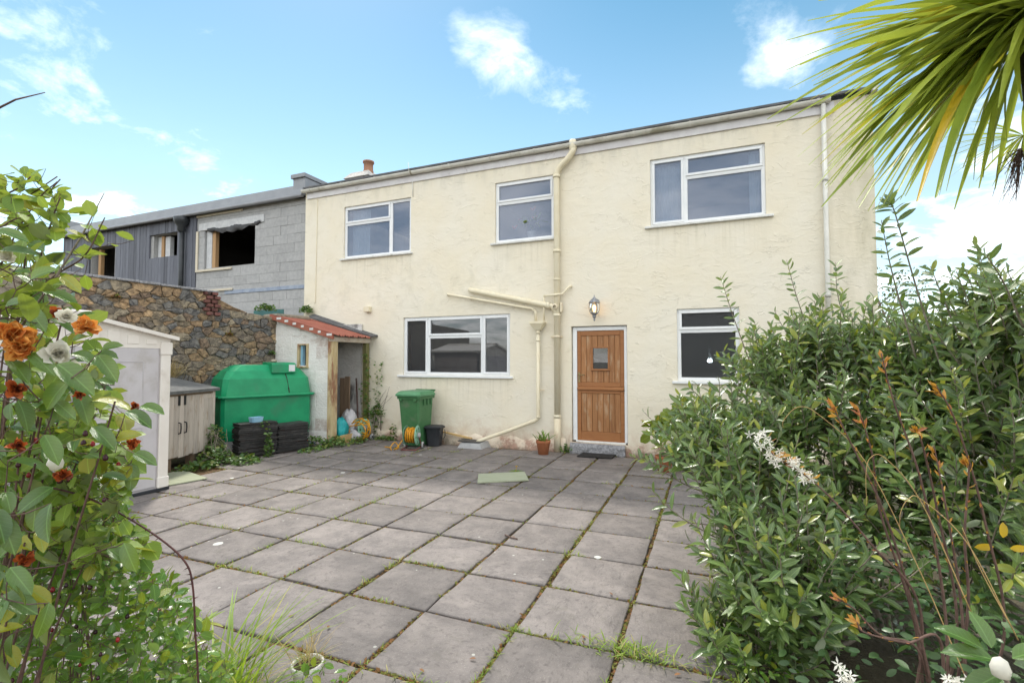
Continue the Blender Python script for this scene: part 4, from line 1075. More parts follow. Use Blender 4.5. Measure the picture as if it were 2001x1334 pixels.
m = MB(Mw); m.box(-.75, .05, -.4, .12, 2.50, 2.60, .03); m.build('mortar_bed', 'lime_mortar', oh)
for k in range(7):
    x = XA+.2+k*.22; m = MB(); m.box(x, x+rng.uniform(.05, .14), YA-.026, YA-.019, hz(x)-.03, hz(x)+.015, .002)
    m.build('paint_flake', 'weathered_white', oh)

# things in the doorway
sp_ = thing('garden_tool', (-7.0, -.3, 0), 'dark brown long handled tool leaning inside the outhouse doorway', 'garden tool')
m = MB(); m.tube([(-6.80, -.42, .05), (-7.10, -.16, 1.25)], [.018, .016], 8); m.build('handle', 'tool_brown', sp_)
m = MB(); m.box(-6.86, -6.72, -.47, -.41, .0, .09, .01); m.build('head', 'black_iron', sp_)
bd = thing('plank', (-7.3, -.3, 0), 'weathered brown plank standing inside the outhouse', 'plank')
for k in range(2):
    m = MB(); m.box(-7.42+k*.135, -7.295+k*.135, -.30, -.27, 0, 1.26+.03*k, .004); m.build('board', 'brown_board', bd)
def sack(name, c, rx, ry, rz, mat, label, seed):
    r2 = np.random.default_rng(seed); m = MB(); V = []; F = []; nu, nv = 22, 12
    ph = r2.uniform(0, 6, 8)
    for j in range(nv+1):
        v = j/nv
        for i in range(nu):
            th = 2*math.pi*i/nu; rr = math.sin(math.pi*(.08+.9*v))**.55
            w_ = 1+.13*math.sin(3*th+ph[0]+v*4)+.09*math.sin(7*th+ph[1]-v*6)+.06*math.sin(11*th+ph[2]+v*9)
            V.append((c[0]+rx*rr*w_*math.cos(th), c[1]+ry*rr*w_*math.sin(th), c[2]+rz*v*(1+.06*math.sin(2*th+ph[3]))))
    F = [(j*nu+i, j*nu+(i+1) % nu, (j+1)*nu+(i+1) % nu, (j+1)*nu+i) for j in range(nv) for i in range(nu)]
    F += [tuple(range(nu)), tuple(nv*nu+i for i in range(nu))]
    m.add(V, F, True); return tag(m.build(name, mat, None, c), label, 'bag')
sack('plastic_bag', (-6.95, -.78, 0.02), .14, .13, .46, 'teal_bag', 'teal plastic bag in the outhouse doorway', 1)
sack('plastic_bag', (-7.02, -.46, 0.0), .19, .15, .60, 'white_bag', 'crumpled white plastic bag behind the teal bag', 2)
sack('plastic_bag', (-6.78, -.56, 0.0), .16, .10, .22, 'white_bag', 'low white plastic bag beside the leaning tool', 3)
m = MB(); m.box(-6.82, -6.78, -1.05, -.42, -.01, .16, .004); tag(m.build('timber_board', 'yellow_timber', None, (-6.8, -.7, 0)), 'yellow timber board on edge across the outhouse doorway', 'board')

# ================================================================== oil tank
tl = np.array([-7.84, -2.72]); tr_ = np.array([-7.28, -1.19]); td = norm(tr_-tl); tnrm = np.array([td[1], -td[0]])
TL = float(np.linalg.norm(tr_-tl)); Mt = Matrix(((td[0], -tnrm[0], 0, tl[0]), (td[1], -tnrm[1], 0, tl[1]), (0, 0, 1, 0), (0, 0, 0, 1)))
tank = thing('oil_tank', (tl[0], tl[1], 0), 'large green plastic oil tank beside the whitewashed outhouse', 'tank')
TD = .80
def loft(m, rings):
    n = len(rings[0]); V = [p for r_ in rings for p in r_]
    F = [(k*n+i, k*n+(i+1) % n, (k+1)*n+(i+1) % n, (k+1)*n+i) for k in range(len(rings)-1) for i in range(n)]
    F += [tuple(reversed(range(n))), tuple((len(rings)-1)*n+i for i in range(n))]
    m.add(V, F)
def rrect(x0, x1, y0, y1, z, b):
    return [(x0+b, y0, z), (x1-b, y0, z), (x1, y0+b, z), (x1, y1-b, z), (x1-b, y1, z), (x0+b, y1, z), (x0, y1-b, z), (x0, y0+b, z)]
m = MB(Mt); loft(m, [rrect(.06, TL-.04, .05, TD-.04, .22, .05), rrect(.03, TL-.02, .02, TD-.02, .40, .05), rrect(.03, TL-.02, .02, TD-.02, .965, .05)]); m.build('lower_shell', 'tank_green', tank)
m = MB(Mt); loft(m, [rrect(-.02, TL+.03, -.035, TD+.03, .967, .05), rrect(-.03, TL+.04, -.045, TD+.04, .985, .05), rrect(-.02, TL+.03, -.035, TD+.03, 1.01, .05)]); m.build('rim', 'tank_green', tank)
m = MB(Mt); loft(m, [rrect(.03, TL-.02, .01, TD-.01, 1.0, .06), rrect(.07, TL-.05, .04, TD-.04, 1.30, .08), rrect(.16, TL-.14, .12, TD-.12, 1.44, .10), rrect(.30, TL-.27, .21, TD-.22, 1.54, .10), rrect(.38, TL-.34, .29, TD-.28, 1.555, .08)]); m.build('upper_shell', 'tank_green', tank)
hx0, hx1 = TL*.53, TL*.80
m = MB(Mt); m.prism([(.04, 1.40), (.045, 1.555), (.09, 1.585), (.50, 1.60), (.50, 1.50), (.10, 1.40)], hx0, hx1, 'x'); hat = m.build('hatch', 'tank_green', tank)
m = MB(Mt); m.box(hx1-.135, hx1-.02, .03, .041, 1.425, 1.55, .002); m.build('sticker', 'white_sticker', hat)
m = MB(Mt)
zz = [(hx0+.26, 1.38), (hx0+.27, 1.30), (hx0+.285, 1.22), (hx0+.30, 1.12), (hx0+.31, 1.02)]
ysurf = lambda z_: np.interp(z_, [1.0, 1.30, 1.44], [.01, .04, .12])-.003
for (xa, za), (xb, zb) in zip(zz[:-1], zz[1:]):
    w_ = rng.uniform(.005, .012); m.add([(xa-w_, ysurf(za), za), (xa+w_, ysurf(za), za), (xb+w_*.8, ysurf(zb), zb), (xb-w_*.8, ysurf(zb), zb)], [(0, 1, 2, 3)])
m.build('seam_crack', 'black_crack', tank, fix=False)
m = MB(Mt)
for k in range(3): m.box(.1+k*.6, .3+k*.6, .05, TD-.05, -.05, .22, .01)
m.build('support_blocks', 'block_grey', tank)
q = Mt @ Vector((hx0+.13, .30, 1.592)); m = MB(); m.lathe([(.0, 0), (.05, .003), (.062, .028), (.045, .055), (.0, .065)], tuple(q), n=12)
tag(m.build('stone', 'pebble', None, tuple(q)), 'round beige stone resting on the green tank hatch', 'stone')

# ================================================================== timber store
sA = np.array([-7.37, -3.87]); sB = np.array([-7.72, -2.90]); sd = norm(sB-sA); sn = np.array([sd[1], -sd[0]]); SLn = float(np.linalg.norm(sB-sA))
Ms = Matrix(((sd[0], -sn[0], 0, sA[0]), (sd[1], -sn[1], 0, sA[1]), (0, 0, 1, 0), (0, 0, 0, 1)))
stx = thing('timber_store', (sA[0], sA[1], 0), 'low grey weathered timber store with felt roof beside the plastic shed', 'store')
X0 = -.22                                              # runs on behind the shed's corner
m = MB(Ms); m.box(X0+.04, SLn-.03, .03, .70, .17, 1.10); m.build('carcass', 'brown_board', stx)
m = MB(Ms); m.hexa([(X0-.05, -.05, 1.13), (SLn+.05, -.05, 1.13), (SLn+.05, .78, 1.30), (X0-.05, .78, 1.30), (X0-.05, -.05, 1.175), (SLn+.05, -.05, 1.175), (SLn+.05, .78, 1.345), (X0-.05, .78, 1.345)]); m.build('roof', 'roof_felt', stx)
m = MB(Ms); m.hexa([(X0, .0, 1.1), (SLn, .0, 1.1), (SLn, .72, 1.1), (X0, .72, 1.1), (X0, .0, 1.129), (SLn, .0, 1.129), (SLn, .72, 1.275), (X0, .72, 1.275)]); m.build('roof_wedge', 'brown_board', stx)
nbd = 11; bw = (SLn-.06-X0)/nbd
for k in range(nbd):
    x = X0+k*bw; zb_ = .175+rng.uniform(-.01, .02)
    m = MB(Ms); m.box(x+.002, x+bw-.002, -.002-rng.uniform(0, .006), .028, zb_, 1.095, .004); m.build('board', 'grey_fence_wood', stx, tuple(Ms @ Vector((x, 0, .6))))
m = MB(Ms); m.box(SLn-.058, SLn, -.006, .06, .16, 1.12, .005); m.build('corner_post', 'grey_fence_wood', stx)
m = MB(Ms); m.box(SLn-.30, SLn-.07, -.014, -.003, 1.02, 1.075, .003); m.build('repair_batten', 'grey_fence_wood', stx)
for x in (.195, .315):
    m = MB(Ms); m.box(x-.022, x+.022, -.018, -.009, .955, 1.10, .003); m.build('strap_hinge', 'black_iron', stx)
    m = MB(Ms); m.tube([(x, -.01, .70), (x, -.045, .69), (x, -.05, .62), (x, -.045, .545), (x, -.01, .535)], .009, 8); m.build('handle', 'black_iron', stx)
for x in (.05, .55, .85):
    m = MB(Ms); m.box(x, x+.09, .05, .14, -.06, .169); m.build('leg', 'brown_board', stx)

# ================================================================== plastic shed
PX, PY0, PY1 = -6.46, -6.50, -4.45
sh = thing('plastic_shed', (-7.3, -5.5, 0), 'grey and beige plastic garden shed behind the camellia', 'shed')
EZ, RZ, SB = 1.90, 2.12, -8.15; ym = (PY0+PY1)/2
m = MB(); m.box(SB, PX+.03, PY0-.02, PY1+.02, -.05, .035, .008); m.build('base', 'dark_plastic', sh)
m = MB(); m.box(PX-.05, PX-.012, PY0+.02, PY1-.02, .035, 1.80); m.build('front_panel', 'shed_panel', sh)
def gz_(y): return EZ+(RZ-EZ)*(1-abs(y-ym)/((PY1-PY0)/2))
m = MB(); m.prism([(PY0, 1.78), (PY1, 1.78), (PY1, EZ), (PY1-.65, gz_(PY1-.65)+.02), (ym, RZ), (PY0+.65, gz_(PY0+.65)+.02), (PY0, EZ)], PX-.05, PX, 'x'); gab = m.build('gable', 'shed_trim', sh)
for k in range(5):
    y = PY1-.16-k*.21
    m = MB(); m.box(PX, PX+.008, y-.13, y, 1.83, gz_(y)-.045, .003); m.build('gable_panel', 'shed_trim', gab)
m = MB(); zo = .045
for y0, y1 in ((PY1+.07, ym), (ym, PY0-.07)):
    za, zb = gz_(y0)+.0, gz_(y1)+.0
    m.hexa([(SB-.05, y0, za), (PX+.07, y0, za), (PX+.07, y1, zb), (SB-.05, y1, zb), (SB-.05, y0, za+zo), (PX+.07, y0, za+zo), (PX+.07, y1, zb+zo), (SB-.05, y1, zb+zo)])
m.build('roof', 'shed_trim', sh)
m = MB(); m.box(SB, PX+.075, ym-.13, ym+.13, RZ+.005, RZ+.062, .012); m.build('ridge_cap', 'shed_trim', sh)
for y0, y1 in ((PY1-.115, PY1+.004), (PY0-.004, PY0+.115)):
    m = MB(); m.box(PX-.03, PX+.018, y0, y1, .036, 1.83, .008); m.box(PX-.03, PX+.028, y0-.008, y1+.008, .036, .17, .008); m.box(PX-.03, PX+.03, y0-.01, y1+.012, 1.70, 1.86, .008); m.build('corner_post', 'shed_trim', sh)
for a, b in ((PY1-.14, ym+.01), (ym-.01, PY0+.14)):
    y0, y1 = min(a, b), max(a, b)
    m = MB(); m.box(PX-.012, PX+.006, y0, y1, .06, 1.775, .005); dr = m.build('door_leaf', 'shed_panel', sh)
    for za, zb in ((.2, .82), (.92, 1.62)):
        m = MB(); k = .012
        for ya, yb, zc, zd in ((y0+.11, y1-.17, za, za+k), (y0+.11, y1-.17, zb-k, zb), (y0+.11, y0+.11+k, za+k, zb-k), (y1-.17-k, y1-.17, za+k, zb-k)):
            m.box(PX+.004, PX+.012, ya, yb, zc, zd, .002)
        m.build('door_moulding', 'shed_panel', dr)
m = MB(); m.box(PX+.005, PX+.02, PY1-.155, PY1-.13, .98, 1.06, .002); m.build('hinge', 'grey_plastic', sh)
for side in (PY1, PY0):
    sg = 1 if side == PY1 else -1
    for k in range(8):
        z0 = .04+k*.23; m = MB(); ya, yb = sorted((side-.03*sg, side+(.0-.012*(k % 2))*sg)); m.box(SB+.05, PX-.14, ya, yb, z0, z0+.225, .01); m.build('side_board', 'shed_side', sh)
m = MB(); m.box(SB, SB+.04, PY0+.03, PY1-.03, .036, 1.88); m.build('back_panel', 'shed_side', sh)
for y in (PY1-.06, PY0-.02):
    m = MB(); m.box(SB-.01, SB+.1, y, y+.08, .036, 1.87, .008); m.build('corner_post', 'shed_trim', sh)

# ================================================================== small things in the yard
# stacks of roof slates in front of the tank
def slate_stack(c, ang, w_, d_, h_, label, seed, z0=0.):
    r2 = np.random.default_rng(seed); s = thing('slate_stack', (c[0], c[1], z0), label, 'slates', 'stacks of roofing slates')
    n = int(h_/.021); sm = []
    for k in range(5):
        m = MB(); a, b = w_*(1+r2.uniform(-.03, .03)), d_*(1+r2.uniform(-.03, .03))
        n0 = 7; pts = [(-a/2+a*i/n0, -b/2+r2.normal()*.006) for i in range(n0)]+[(a/2+r2.normal()*.004, -b/2+b*i/4) for i in range(4)]+[(a/2-a*i/n0, b/2) for i in range(n0)]+[(-a/2+r2.normal()*.004, b/2-b*i/4) for i in range(4)]
        m.prism(pts, -.008, .008, 'z'); me = bpy.data.meshes.new('slate'); me.from_pydata(m.v, [], m.f); me.materials.append(MATS['slate_stack']); sm.append(me)
    z_ = z0+.03
    for k in range(n):
        o = link('slate', sm[r2.integers(5)], s, (c[0]+r2.normal()*.008, c[1]+r2.normal()*.008, z_)); o.rotation_euler = (r2.normal()*.008, r2.normal()*.012, ang+r2.normal()*.03)
        z_ += .0185+r2.uniform(0, .006)
    m = MB(Matrix.Translation((c[0], c[1], 0)) @ Matrix.Rotation(ang, 4, 'Z')); m.box(-w_*.46, w_*.46, -d_*.44, d_*.44, z0-.05, z_-.03); m.build('stack_core', 'black_crack', s)
    return z_
ta = math.atan2(td[1], td[0])
q = onz(494, 893, 0); sc1 = (q[0]-.10, q[1]+.12)
zt1 = slate_stack(sc1, ta, .62, .32, .56, 'taller mossy stack of roofing slates with a blue tub on top', 31)
q = onz(562, 884, 0); sc2 = (q[0]-.12, q[1]+.15)
slate_stack(sc2, ta+.05, .56, .32, .50, 'lower dark stack of roofing slates beside the traffic cone', 32)
m = MB(Matrix.Translation((sc1[0]+.05, sc1[1]-.03, zt1-.008)) @ Matrix.Rotation(ta+.2, 4, 'Z'))
loft(m, [rrect(-.09, .09, -.06, .06, 0, .02), rrect(-.105, .105, -.075, .075, .085, .02), rrect(-.095, .095, -.065, .065, .085, .02), rrect(-.085, .085, -.055, .055, .02, .02)])
tag(m.build('plastic_tub', 'blue_plastic', None, (sc1[0], sc1[1], zt1)), 'small pale blue plastic tub on the taller slate stack', 'tub')
# traffic cone
q = onz(592, 866, .0); c = (q[0]+.12, q[1]-.12)
cone = thing('traffic_cone', (c[0], c[1], 0), 'orange and white traffic cone beside the slate stack', 'traffic cone')
m = MB(); m.box(c[0]-.16, c[0]+.16, c[1]-.16, c[1]+.16, 0.0, .035, .012); m.build('base', 'cone_base', cone)
for nm, r0, z0, r1, z1, mt in (('lower_band', .105, .035, .088, .13, 'cone_orange'), ('reflective_band', .089, .13, .055, .32, 'cone_white'), ('tip', .055, .32, .033, .44, 'cone_orange')):
    m = MB(); m.lathe([(r0, z0), (r1, z1)]+([(.02, .44)] if nm == 'tip' else []), (c[0], c[1], 0), n=18); m.build(nm, mt, cone)
# wheelie bin
bx, by = -5.36, -.50
wb = thing('wheelie_bin', (bx, by, 0), 'tall green wheelie bin under the kitchen window', 'wheelie bin')
def rr4(w0, d0, z, b, dy=0): return rrect(bx-w0/2, bx+w0/2, by-d0/2+dy, by+d0/2+dy, z, b)
m = MB(); loft(m, [rr4(.38, .40, .02, .03, .03), rr4(.46, .52, .90, .03), rr4(.47, .53, .93, .03)]); m.build('body', 'bin_green', wb)
m = MB(); loft(m, [rr4(.51, .57, .90, .03), rr4(.52, .58, .935, .03), rr4(.51, .57, .96, .03)]); m.build('collar', 'bin_green', wb)
m = MB(); loft(m, [rr4(.55, .62, .955, .04, -.015), rr4(.555, .63, .985, .04, -.015), rr4(.53, .60, 1.0, .04, -.015), rr4(.50, .54, 1.035, .05), rr4(.44, .44, 1.05, .05)]); lid = m.build('lid', 'bin_lid_green', wb)
m = MB(); m.tube([(bx-.22, by+.27, 1.02), (bx-.22, by+.34, 1.045), (bx+.22, by+.34, 1.045), (bx+.22, by+.27, 1.02)], .016, 8); m.build('handle', 'bin_green', wb)
for s_ in (-1, 1):
    m = MB(); m.box(bx+s_*.16-.03, bx+s_*.16+.03, by-.30, by-.255, .86, .91, .006); m.build('comb_rib', 'bin_green', wb)
    m = MB(); m.lathe([(.03, -.03), (.095, -.03), (.1, -.02), (.1, .02), (.095, .03), (.03, .03)], (bx+s_*.23, by+.22, .1), 'x', 18); m.build('wheel', 'dark_plastic', wb)
for k in range(3):
    m = MB(); m.box(bx+.235, bx+.252, by-.1+k*.12, by-.06+k*.12, .78, .895, .004); m.build('side_rib', 'bin_green', wb)
# black caddy
q = onz(842, 872); c = (q[0], q[1]+.12)
bk = thing('food_caddy', (c[0], c[1], 0), 'black plastic caddy with lid beside the green wheelie bin', 'caddy')
m = MB(); Mc = Matrix.Translation((c[0], c[1], 0)) @ Matrix.Rotation(.12, 4, 'Z'); m.M = Mc
loft(m, [rrect(-.125, .125, -.11, .11, .005, .05), rrect(-.155, .155, -.135, .135, .34, .05)]); m.build('body', 'dark_plastic', bk)
m = MB(Mc); loft(m, [rrect(-.175, .175, -.155, .155, .335, .05), rrect(-.178, .178, -.16, .16, .36, .05), rrect(-.15, .15, -.13, .13, .385, .05)]); m.build('lid', 'dark_plastic', bk)
m = MB(Mc); m.tube([(.165, -.12, .30), (.185, -.10, .18), (.185, .0, .13), (.185, .1, .18), (.165, .12, .30)], .008, 6); m.build('handle', 'dark_plastic', bk)
# hose reels
def hose_reel(c, rz, label, full, seed):
    r2 = np.random.default_rng(seed)
    M = Matrix.Translation((c[0], c[1], 0)) @ Matrix.Rotation(rz, 4, 'Z')
    t_ = thing('hose_reel', (c[0], c[1], 0), label, 'hose reel', 'garden hose reels')
    zc = .26; w_ = .105
    for s_ in (-1, 1):
        m = MB(M); m.lathe([(.05, s_*w_-.008), (.172, s_*w_-.008), (.182, s_*w_), (.172, s_*w_+.010*s_), (.05, s_*w_+.010*s_)], (0, 0, zc), 'x', 28)
        d = m.build('drum_flange', 'reel_green', t_)
        for k in range(6):
            th = k*math.pi/3+.2; m = MB(M); m.lathe([(.0, s_*(w_+.012)), (.024, s_*(w_+.012)), (.024, s_*(w_+.004))], (0, .125*math.cos(th), zc+.125*math.sin(th)), 'x', 10); m.build('flange_hole', 'bin_green', d)
    m = MB(M); m.lathe([(.055, -w_), (.055, w_)], (0, 0, zc), 'x', 14); m.lathe([(.045, w_+.01), (.05, w_+.035), (.03, w_+.06), (.0, w_+.06)], (0, 0, zc), 'x', 14); m.build('hub', 'grey_plastic', t_)
    if full:
        m = MB(M)
        for L in range(3):
            pts = []; turns = 8
            for i in range(turns*18+1):
                a = 2*math.pi*i/18; u_ = i/(turns*18)
                if L % 2: u_ = 1-u_
                rr = .085+L*.022+.012*math.sin(a*1.3+L*2)
                pts.append((-w_*.82+1.64*w_*u_+.015*math.sin(a*.5+L), rr*math.cos(a), zc+rr*math.sin(a)))
            m.tube(pts, .0095, 6)
        m.build('hose', 'hose_yellow', t_)
    m = MB(M)
    m.tube([(-.14, -.20, .025), (-.14, .16, .025), (-.125, .0, zc)], .011, 8); m.tube([(.14, -.20, .025), (.14, .16, .03), (.13, .0, zc)], .011, 8); m.tube([(-.14, -.20, .025), (.14, -.20, .025)], .011, 8)
    m.build('stand', 'red_tube', t_)
    for s_ in (-1, 1):
        m = MB(M); m.lathe([(.02, -.018), (.055, -.018), (.06, 0), (.055, .018), (.02, .018)], (s_*.165, .15, .062), 'x', 18); wh = m.build('wheel', 'grey_plastic', t_)
        m = MB(M)
        for k in range(5):
            th = k*2*math.pi/5; m.tube([(s_*.186, .15, .062), (s_*.186, .15+.045*math.cos(th), .062+.045*math.sin(th))], .006, 5)
        m.build('spokes', 'black_iron', wh)
    return t_, M
q = onz(790, 880); r1, M1 = hose_reel((q[0]+.05, q[1]+.16), .30, 'pale green reel wound with yellow hose before the wheelie bin', True, 1)
m = MB(); pts = [M1 @ Vector(p) for p in ((-.13, -.1, .2), (-.22, -.16, .06), (-.30, -.1, .012), (-.25, .02, .02), (-.32, .02, .12), (-.38, -.05, .05), (-.33, -.16, .012), (-.42, .05, .012), (-.55, .12, .015))]
m.tube(smooth_path(pts, 6), .0095, 6); m.build('hose_tail', 'hose_yellow', r1)
q = onz(690, 862); r2_, M2 = hose_reel((q[0]+.03, q[1]+.20), -.15, 'tipped hose reel with loose yellow loops beside the outhouse door', False, 2)
m = MB(); L_ = []
for k in range(5):
    rr = rng.uniform(.17, .27); cx, cz = .12+rng.normal()*.05, .26+rng.normal()*.04; tl_ = rng.uniform(-.6, .6); ph = rng.uniform(0, 6)
    for i in range(14):
        a = ph+2*math.pi*i/14; L_.append(M2 @ Vector((cx+rr*math.cos(a)*1.25, -.05*k+rr*math.sin(a)*math.sin(tl_), max(.014, cz+rr*math.sin(a)*math.cos(tl_)))))
m.tube(smooth_path(L_, 3), .0105, 6); m.build('hose', 'hose_yellow', r2_)
# gully with slate, leaning batten
q = onz(925, 872); c = (-4.22, -.27)
gl = thing('drain_gully', (c[0], c[1], 0), 'concrete drain gully with slate cover under the slanting pipe', 'drain')
m = MB(); m.hexa([(c[0]-.27, c[1]-.2, -.03), (c[0]+.27, c[1]-.2, -.03), (c[0]+.27, c[1]+.2, -.03), (c[0]-.27, c[1]+.2, -.03), (c[0]-.2, c[1]-.14, .10), (c[0]+.2, c[1]-.14, .10), (c[0]+.2, c[1]+.2, .10), (c[0]-.2, c[1]+.2, .10)]); m.build('surround', 'block_grey', gl)
m = MB(Matrix.Translation((c[0]-.03, c[1], .11)) @ Matrix.Rotation(.1, 4, 'Z') @ Matrix.Rotation(.06, 4, 'Y')); m.box(-.24, .2, -.15, .13, -.006, .012, .003); m.build('cover_slate', 'slate_stack', gl)
a_ = ony(850, 838, -.06); b_ = ony(922, 855, -.10); m = MB()
dv = Vector(b_-a_); m.hexa([tuple(a_+(0, -.03, -.03)), tuple(b_+(0, -.03, -.03)), tuple(b_+(0, .02, -.03)), tuple(a_+(0, .03, -.03)), tuple(a_+(0, -.03, .0)), tuple(b_+(0, -.03, .0)), tuple(b_+(0, .02, .0)), tuple(a_+(0, .03, .0))])
tag(m.build('batten', 'yellow_timber', None, (a_[0], a_[1], 0)), 'thin timber batten lying against the wall foot behind the black caddy', 'batten')
# flags, mat
def plate(pts, z0, z1, name, mat, label, cat):
    m = MB(); P4 = [onz(*p)[:2] for p in pts]; m.prism([(p[0], p[1]) for p in P4], z0, z1, 'z'); c = np.mean(P4, 0)
    return tag(m.build(name, mat, None, (c[0], c[1], 0)), label, cat)
plate([(933, 945), (1033, 940), (1025, 924), (935, 928)], .006, .022, 'board', 'mossy_board', 'pale mossy board lying on the patio slabs', 'board')
plate([(330, 950), (405, 936), (358, 920), (318, 928)], .006, .02, 'board', 'mossy_board', 'pale green board on the ground beside the plastic shed corner', 'board')
plate([(1127, 893), (1195, 897), (1206, 889), (1140, 885)], .007, .022, 'doormat', 'mat_rubber', 'black rubber mat below the granite doorstep', 'mat')
# pots
def pot_(c, r, h_, name, label, mat='terracotta', cat='potted plant'):
    t_ = thing(name, (c[0], c[1], 0), label, cat)
    m = MB(); m.lathe([(0, .006), (r*.68, .006), (r*.93, h_*.78), (r*.96, h_*.79), (r, h_*.8), (r*1.02, h_*.98), (r*1.0, h_), (r*.9, h_), (r*.87, h_*.85)], (c[0], c[1], 0), n=24); m.build('pot', mat, t_)
    m = MB(); m.lathe([(r*.88, h_*.88), (r*.5, h_*.91), (0, h_*.9)], (c[0], c[1], 0), n=14); m.build('compost', 'soil', t_)
    return t_
def tuft(parent, c, n, S, mat, spread=.05, lean=.5, tm=T_BLADE, n_parts=0, mass='blades', wid=1.):
    pos = np.array(c)+np.stack([rng.normal(size=n)*spread, rng.normal(size=n)*spread, np.zeros(n)], 1)
    D = np.stack([rng.normal(size=n)*lean, rng.normal(size=n)*lean, np.ones(n)], 1)
    U = np.stack([-D[:, 0]*1.0+rng.normal(size=n)*.2, -D[:, 1]*1.0+rng.normal(size=n)*.2, np.full(n, .3)], 1)
    foliage(parent, tm, pos, D, U, S*rng.uniform(.5, 1.1, n), mat, n_parts, 'blade', mass)
q = onz(1058, 890); q[1] += .1
p1_ = pot_(q, .125, .25, 'flower_pot', 'terracotta pot of green bulb leaves left of the door')
tuft(p1_, (q[0], q[1], .22), 34, .22, 'rose_leaf', .05, .45, leaf_t(.11, 5, .2, .35), 34)
q = onz(1294, 925); q = np.array([q[0]+.02, q[1]+.12, 0])
p2_ = pot_(q, .13, .24, 'flower_pot', 'terracotta pot with broad yellowing leaves right of the door')
for k in range(3):
    leafy(p2_, q+((.05+.22*k), .25*k-.05, .55+.12*k), 90, .17, 'pot_plant_leaf', (.34, .3, .38), T_ROUND, n_parts=55, upb=0.)
pe = [[q+(0, 0, .2), q+(rng.normal()*.15+.1, rng.normal()*.1, .45), q+(rng.normal()*.25+.25, rng.normal()*.15+.1, .75)] for _ in range(14)]
stems_mesh(p2_, pe, .006, .003, 'bark_grey')
q = onz(600, 1352); wq = q
p3_ = pot_(q, .075, .145, 'flower_pot', 'small white pot of dry grass at the front of the patio', 'pot_white')
tuft(p3_, (q[0], q[1], .13), 60, .20, 'dry_blade', .025, .5, leaf_t(.022, 4, .2, .4)); tuft(p3_, (q[0], q[1], .13), 25, .12, 'grass_blade', .025, .5, leaf_t(.03, 4, .2, .4))

# ================================================================== weeds and creepers (mass too small to count)
def stuff_root(name, loc, label, cat):
    t_ = thing(name, loc, label, cat); return t_
def mass(name, tmpls, label, cat):
    """one object of many tiny pieces: list of (template, pos, D, U, S)"""
    Vs = []; Fs = []; o = 0
    for tm, pos, D, U, S in tmpls:
        V, F = place(tm, np.asarray(pos, float), np.asarray(D, float), np.asarray(U, float), np.asarray(S, float)); Vs.append(V); Fs.append(F+o); o += len(V)
    return np.concatenate(Vs), np.concatenate(Fs)
# joint weeds: clumps strung along the slab joints
LN = []
for c in range(-11, 2):
    for r in np.arange(-7, 6.5, .02): LN.append((c, r, 0))
for r in range(-7, 7):
    for c in np.arange(-11, 1, .02): LN.append((c, r, 1))
LN = np.array(LN)
def nz2(x, y, s, seed):
    r3 = np.random.default_rng(seed); out = 0
    for k in range(6):
        a, b, p = r3.normal()*s*(1+k*.6), r3.normal()*s*(1+k*.6), r3.uniform(0, 6.28); out = out+np.sin(a*x+b*y+p)
    return out/2.4
XY = np.stack([GX+ca*LN[:, 0]*GS+sa*LN[:, 1]*GS, GY+sa*LN[:, 0]*GS-ca*LN[:, 1]*GS], 1)
dens = nz2(XY[:, 0], XY[:, 1], 2.2, 1)+.9*nz2(XY[:, 0], XY[:, 1], 7, 2)
def scatter(mask_p, per, width):
    k = rng.uniform(size=len(XY)) < mask_p
    P_ = np.repeat(XY[k], per, 0); ax = np.repeat(LN[k, 2], per)
    jl = rng.normal(size=len(P_))*.012; jw = rng.normal(size=len(P_))*width
    return np.stack([P_[:, 0]+np.where(ax == 1, jl, jw), P_[:, 1]+np.where(ax == 1, jw, jl), np.full(len(P_), -.012)], 1)
def blades(pos, S, lean=.7):
    n = len(pos); D = np.stack([rng.normal(size=n)*lean, rng.normal(size=n)*lean, np.ones(n)], 1)
    return pos, D, np.stack([-D[:, 0], -D[:, 1], np.full(n, .4)], 1), S*rng.uniform(.4, 1.2, n)
tuftT = leaf_t(.10, 3, .2, .4); mossT = leaf_t(.8, 2, .2, .3)
near = np.clip((-1.-XY[:, 1])/5, .25, 1.)
a = scatter(np.clip((dens-.45)*.5, 0, .6)*(.3+.7*near), 4, .008)
cr_ = np.array([grid(c, r) for c in range(-10, 1) for r in range(-6, 6)]); cr_ = cr_[rng.uniform(size=len(cr_)) < .5]
cl_ = np.repeat(np.concatenate([cr_, np.zeros((len(cr_), 1))-.012], 1), 10, 0)+rng.normal(size=(len(cr_)*10, 3))*(.03, .03, 0)
a = np.concatenate([a, cl_])
V1, F1 = place(tuftT, *blades(a, .05))
wj = link('joint_grass', mesh_np('joint_grass', V1, F1, 'grass_blade'), None); tag(wj, 'small grass tufts growing in the patio joints', 'grass', kind='stuff')
b = scatter(np.clip(.6+dens*.4, .1, 1.), 5, .011)
n = len(b); D = np.stack([rng.normal(size=n), rng.normal(size=n), rng.uniform(.0, .9, n)], 1)
V2, F2 = place(mossT, b-(0, 0, .004), D, np.stack([rng.normal(size=n)*.4, rng.normal(size=n)*.4, np.ones(n)], 1), .022*rng.uniform(.5, 1.5, n))
mj = link('joint_moss', mesh_np('joint_moss', V2, F2, 'moss_tuft'), None); tag(mj, 'rusty moss and soil crumbs filling the patio joints', 'moss', kind='stuff')
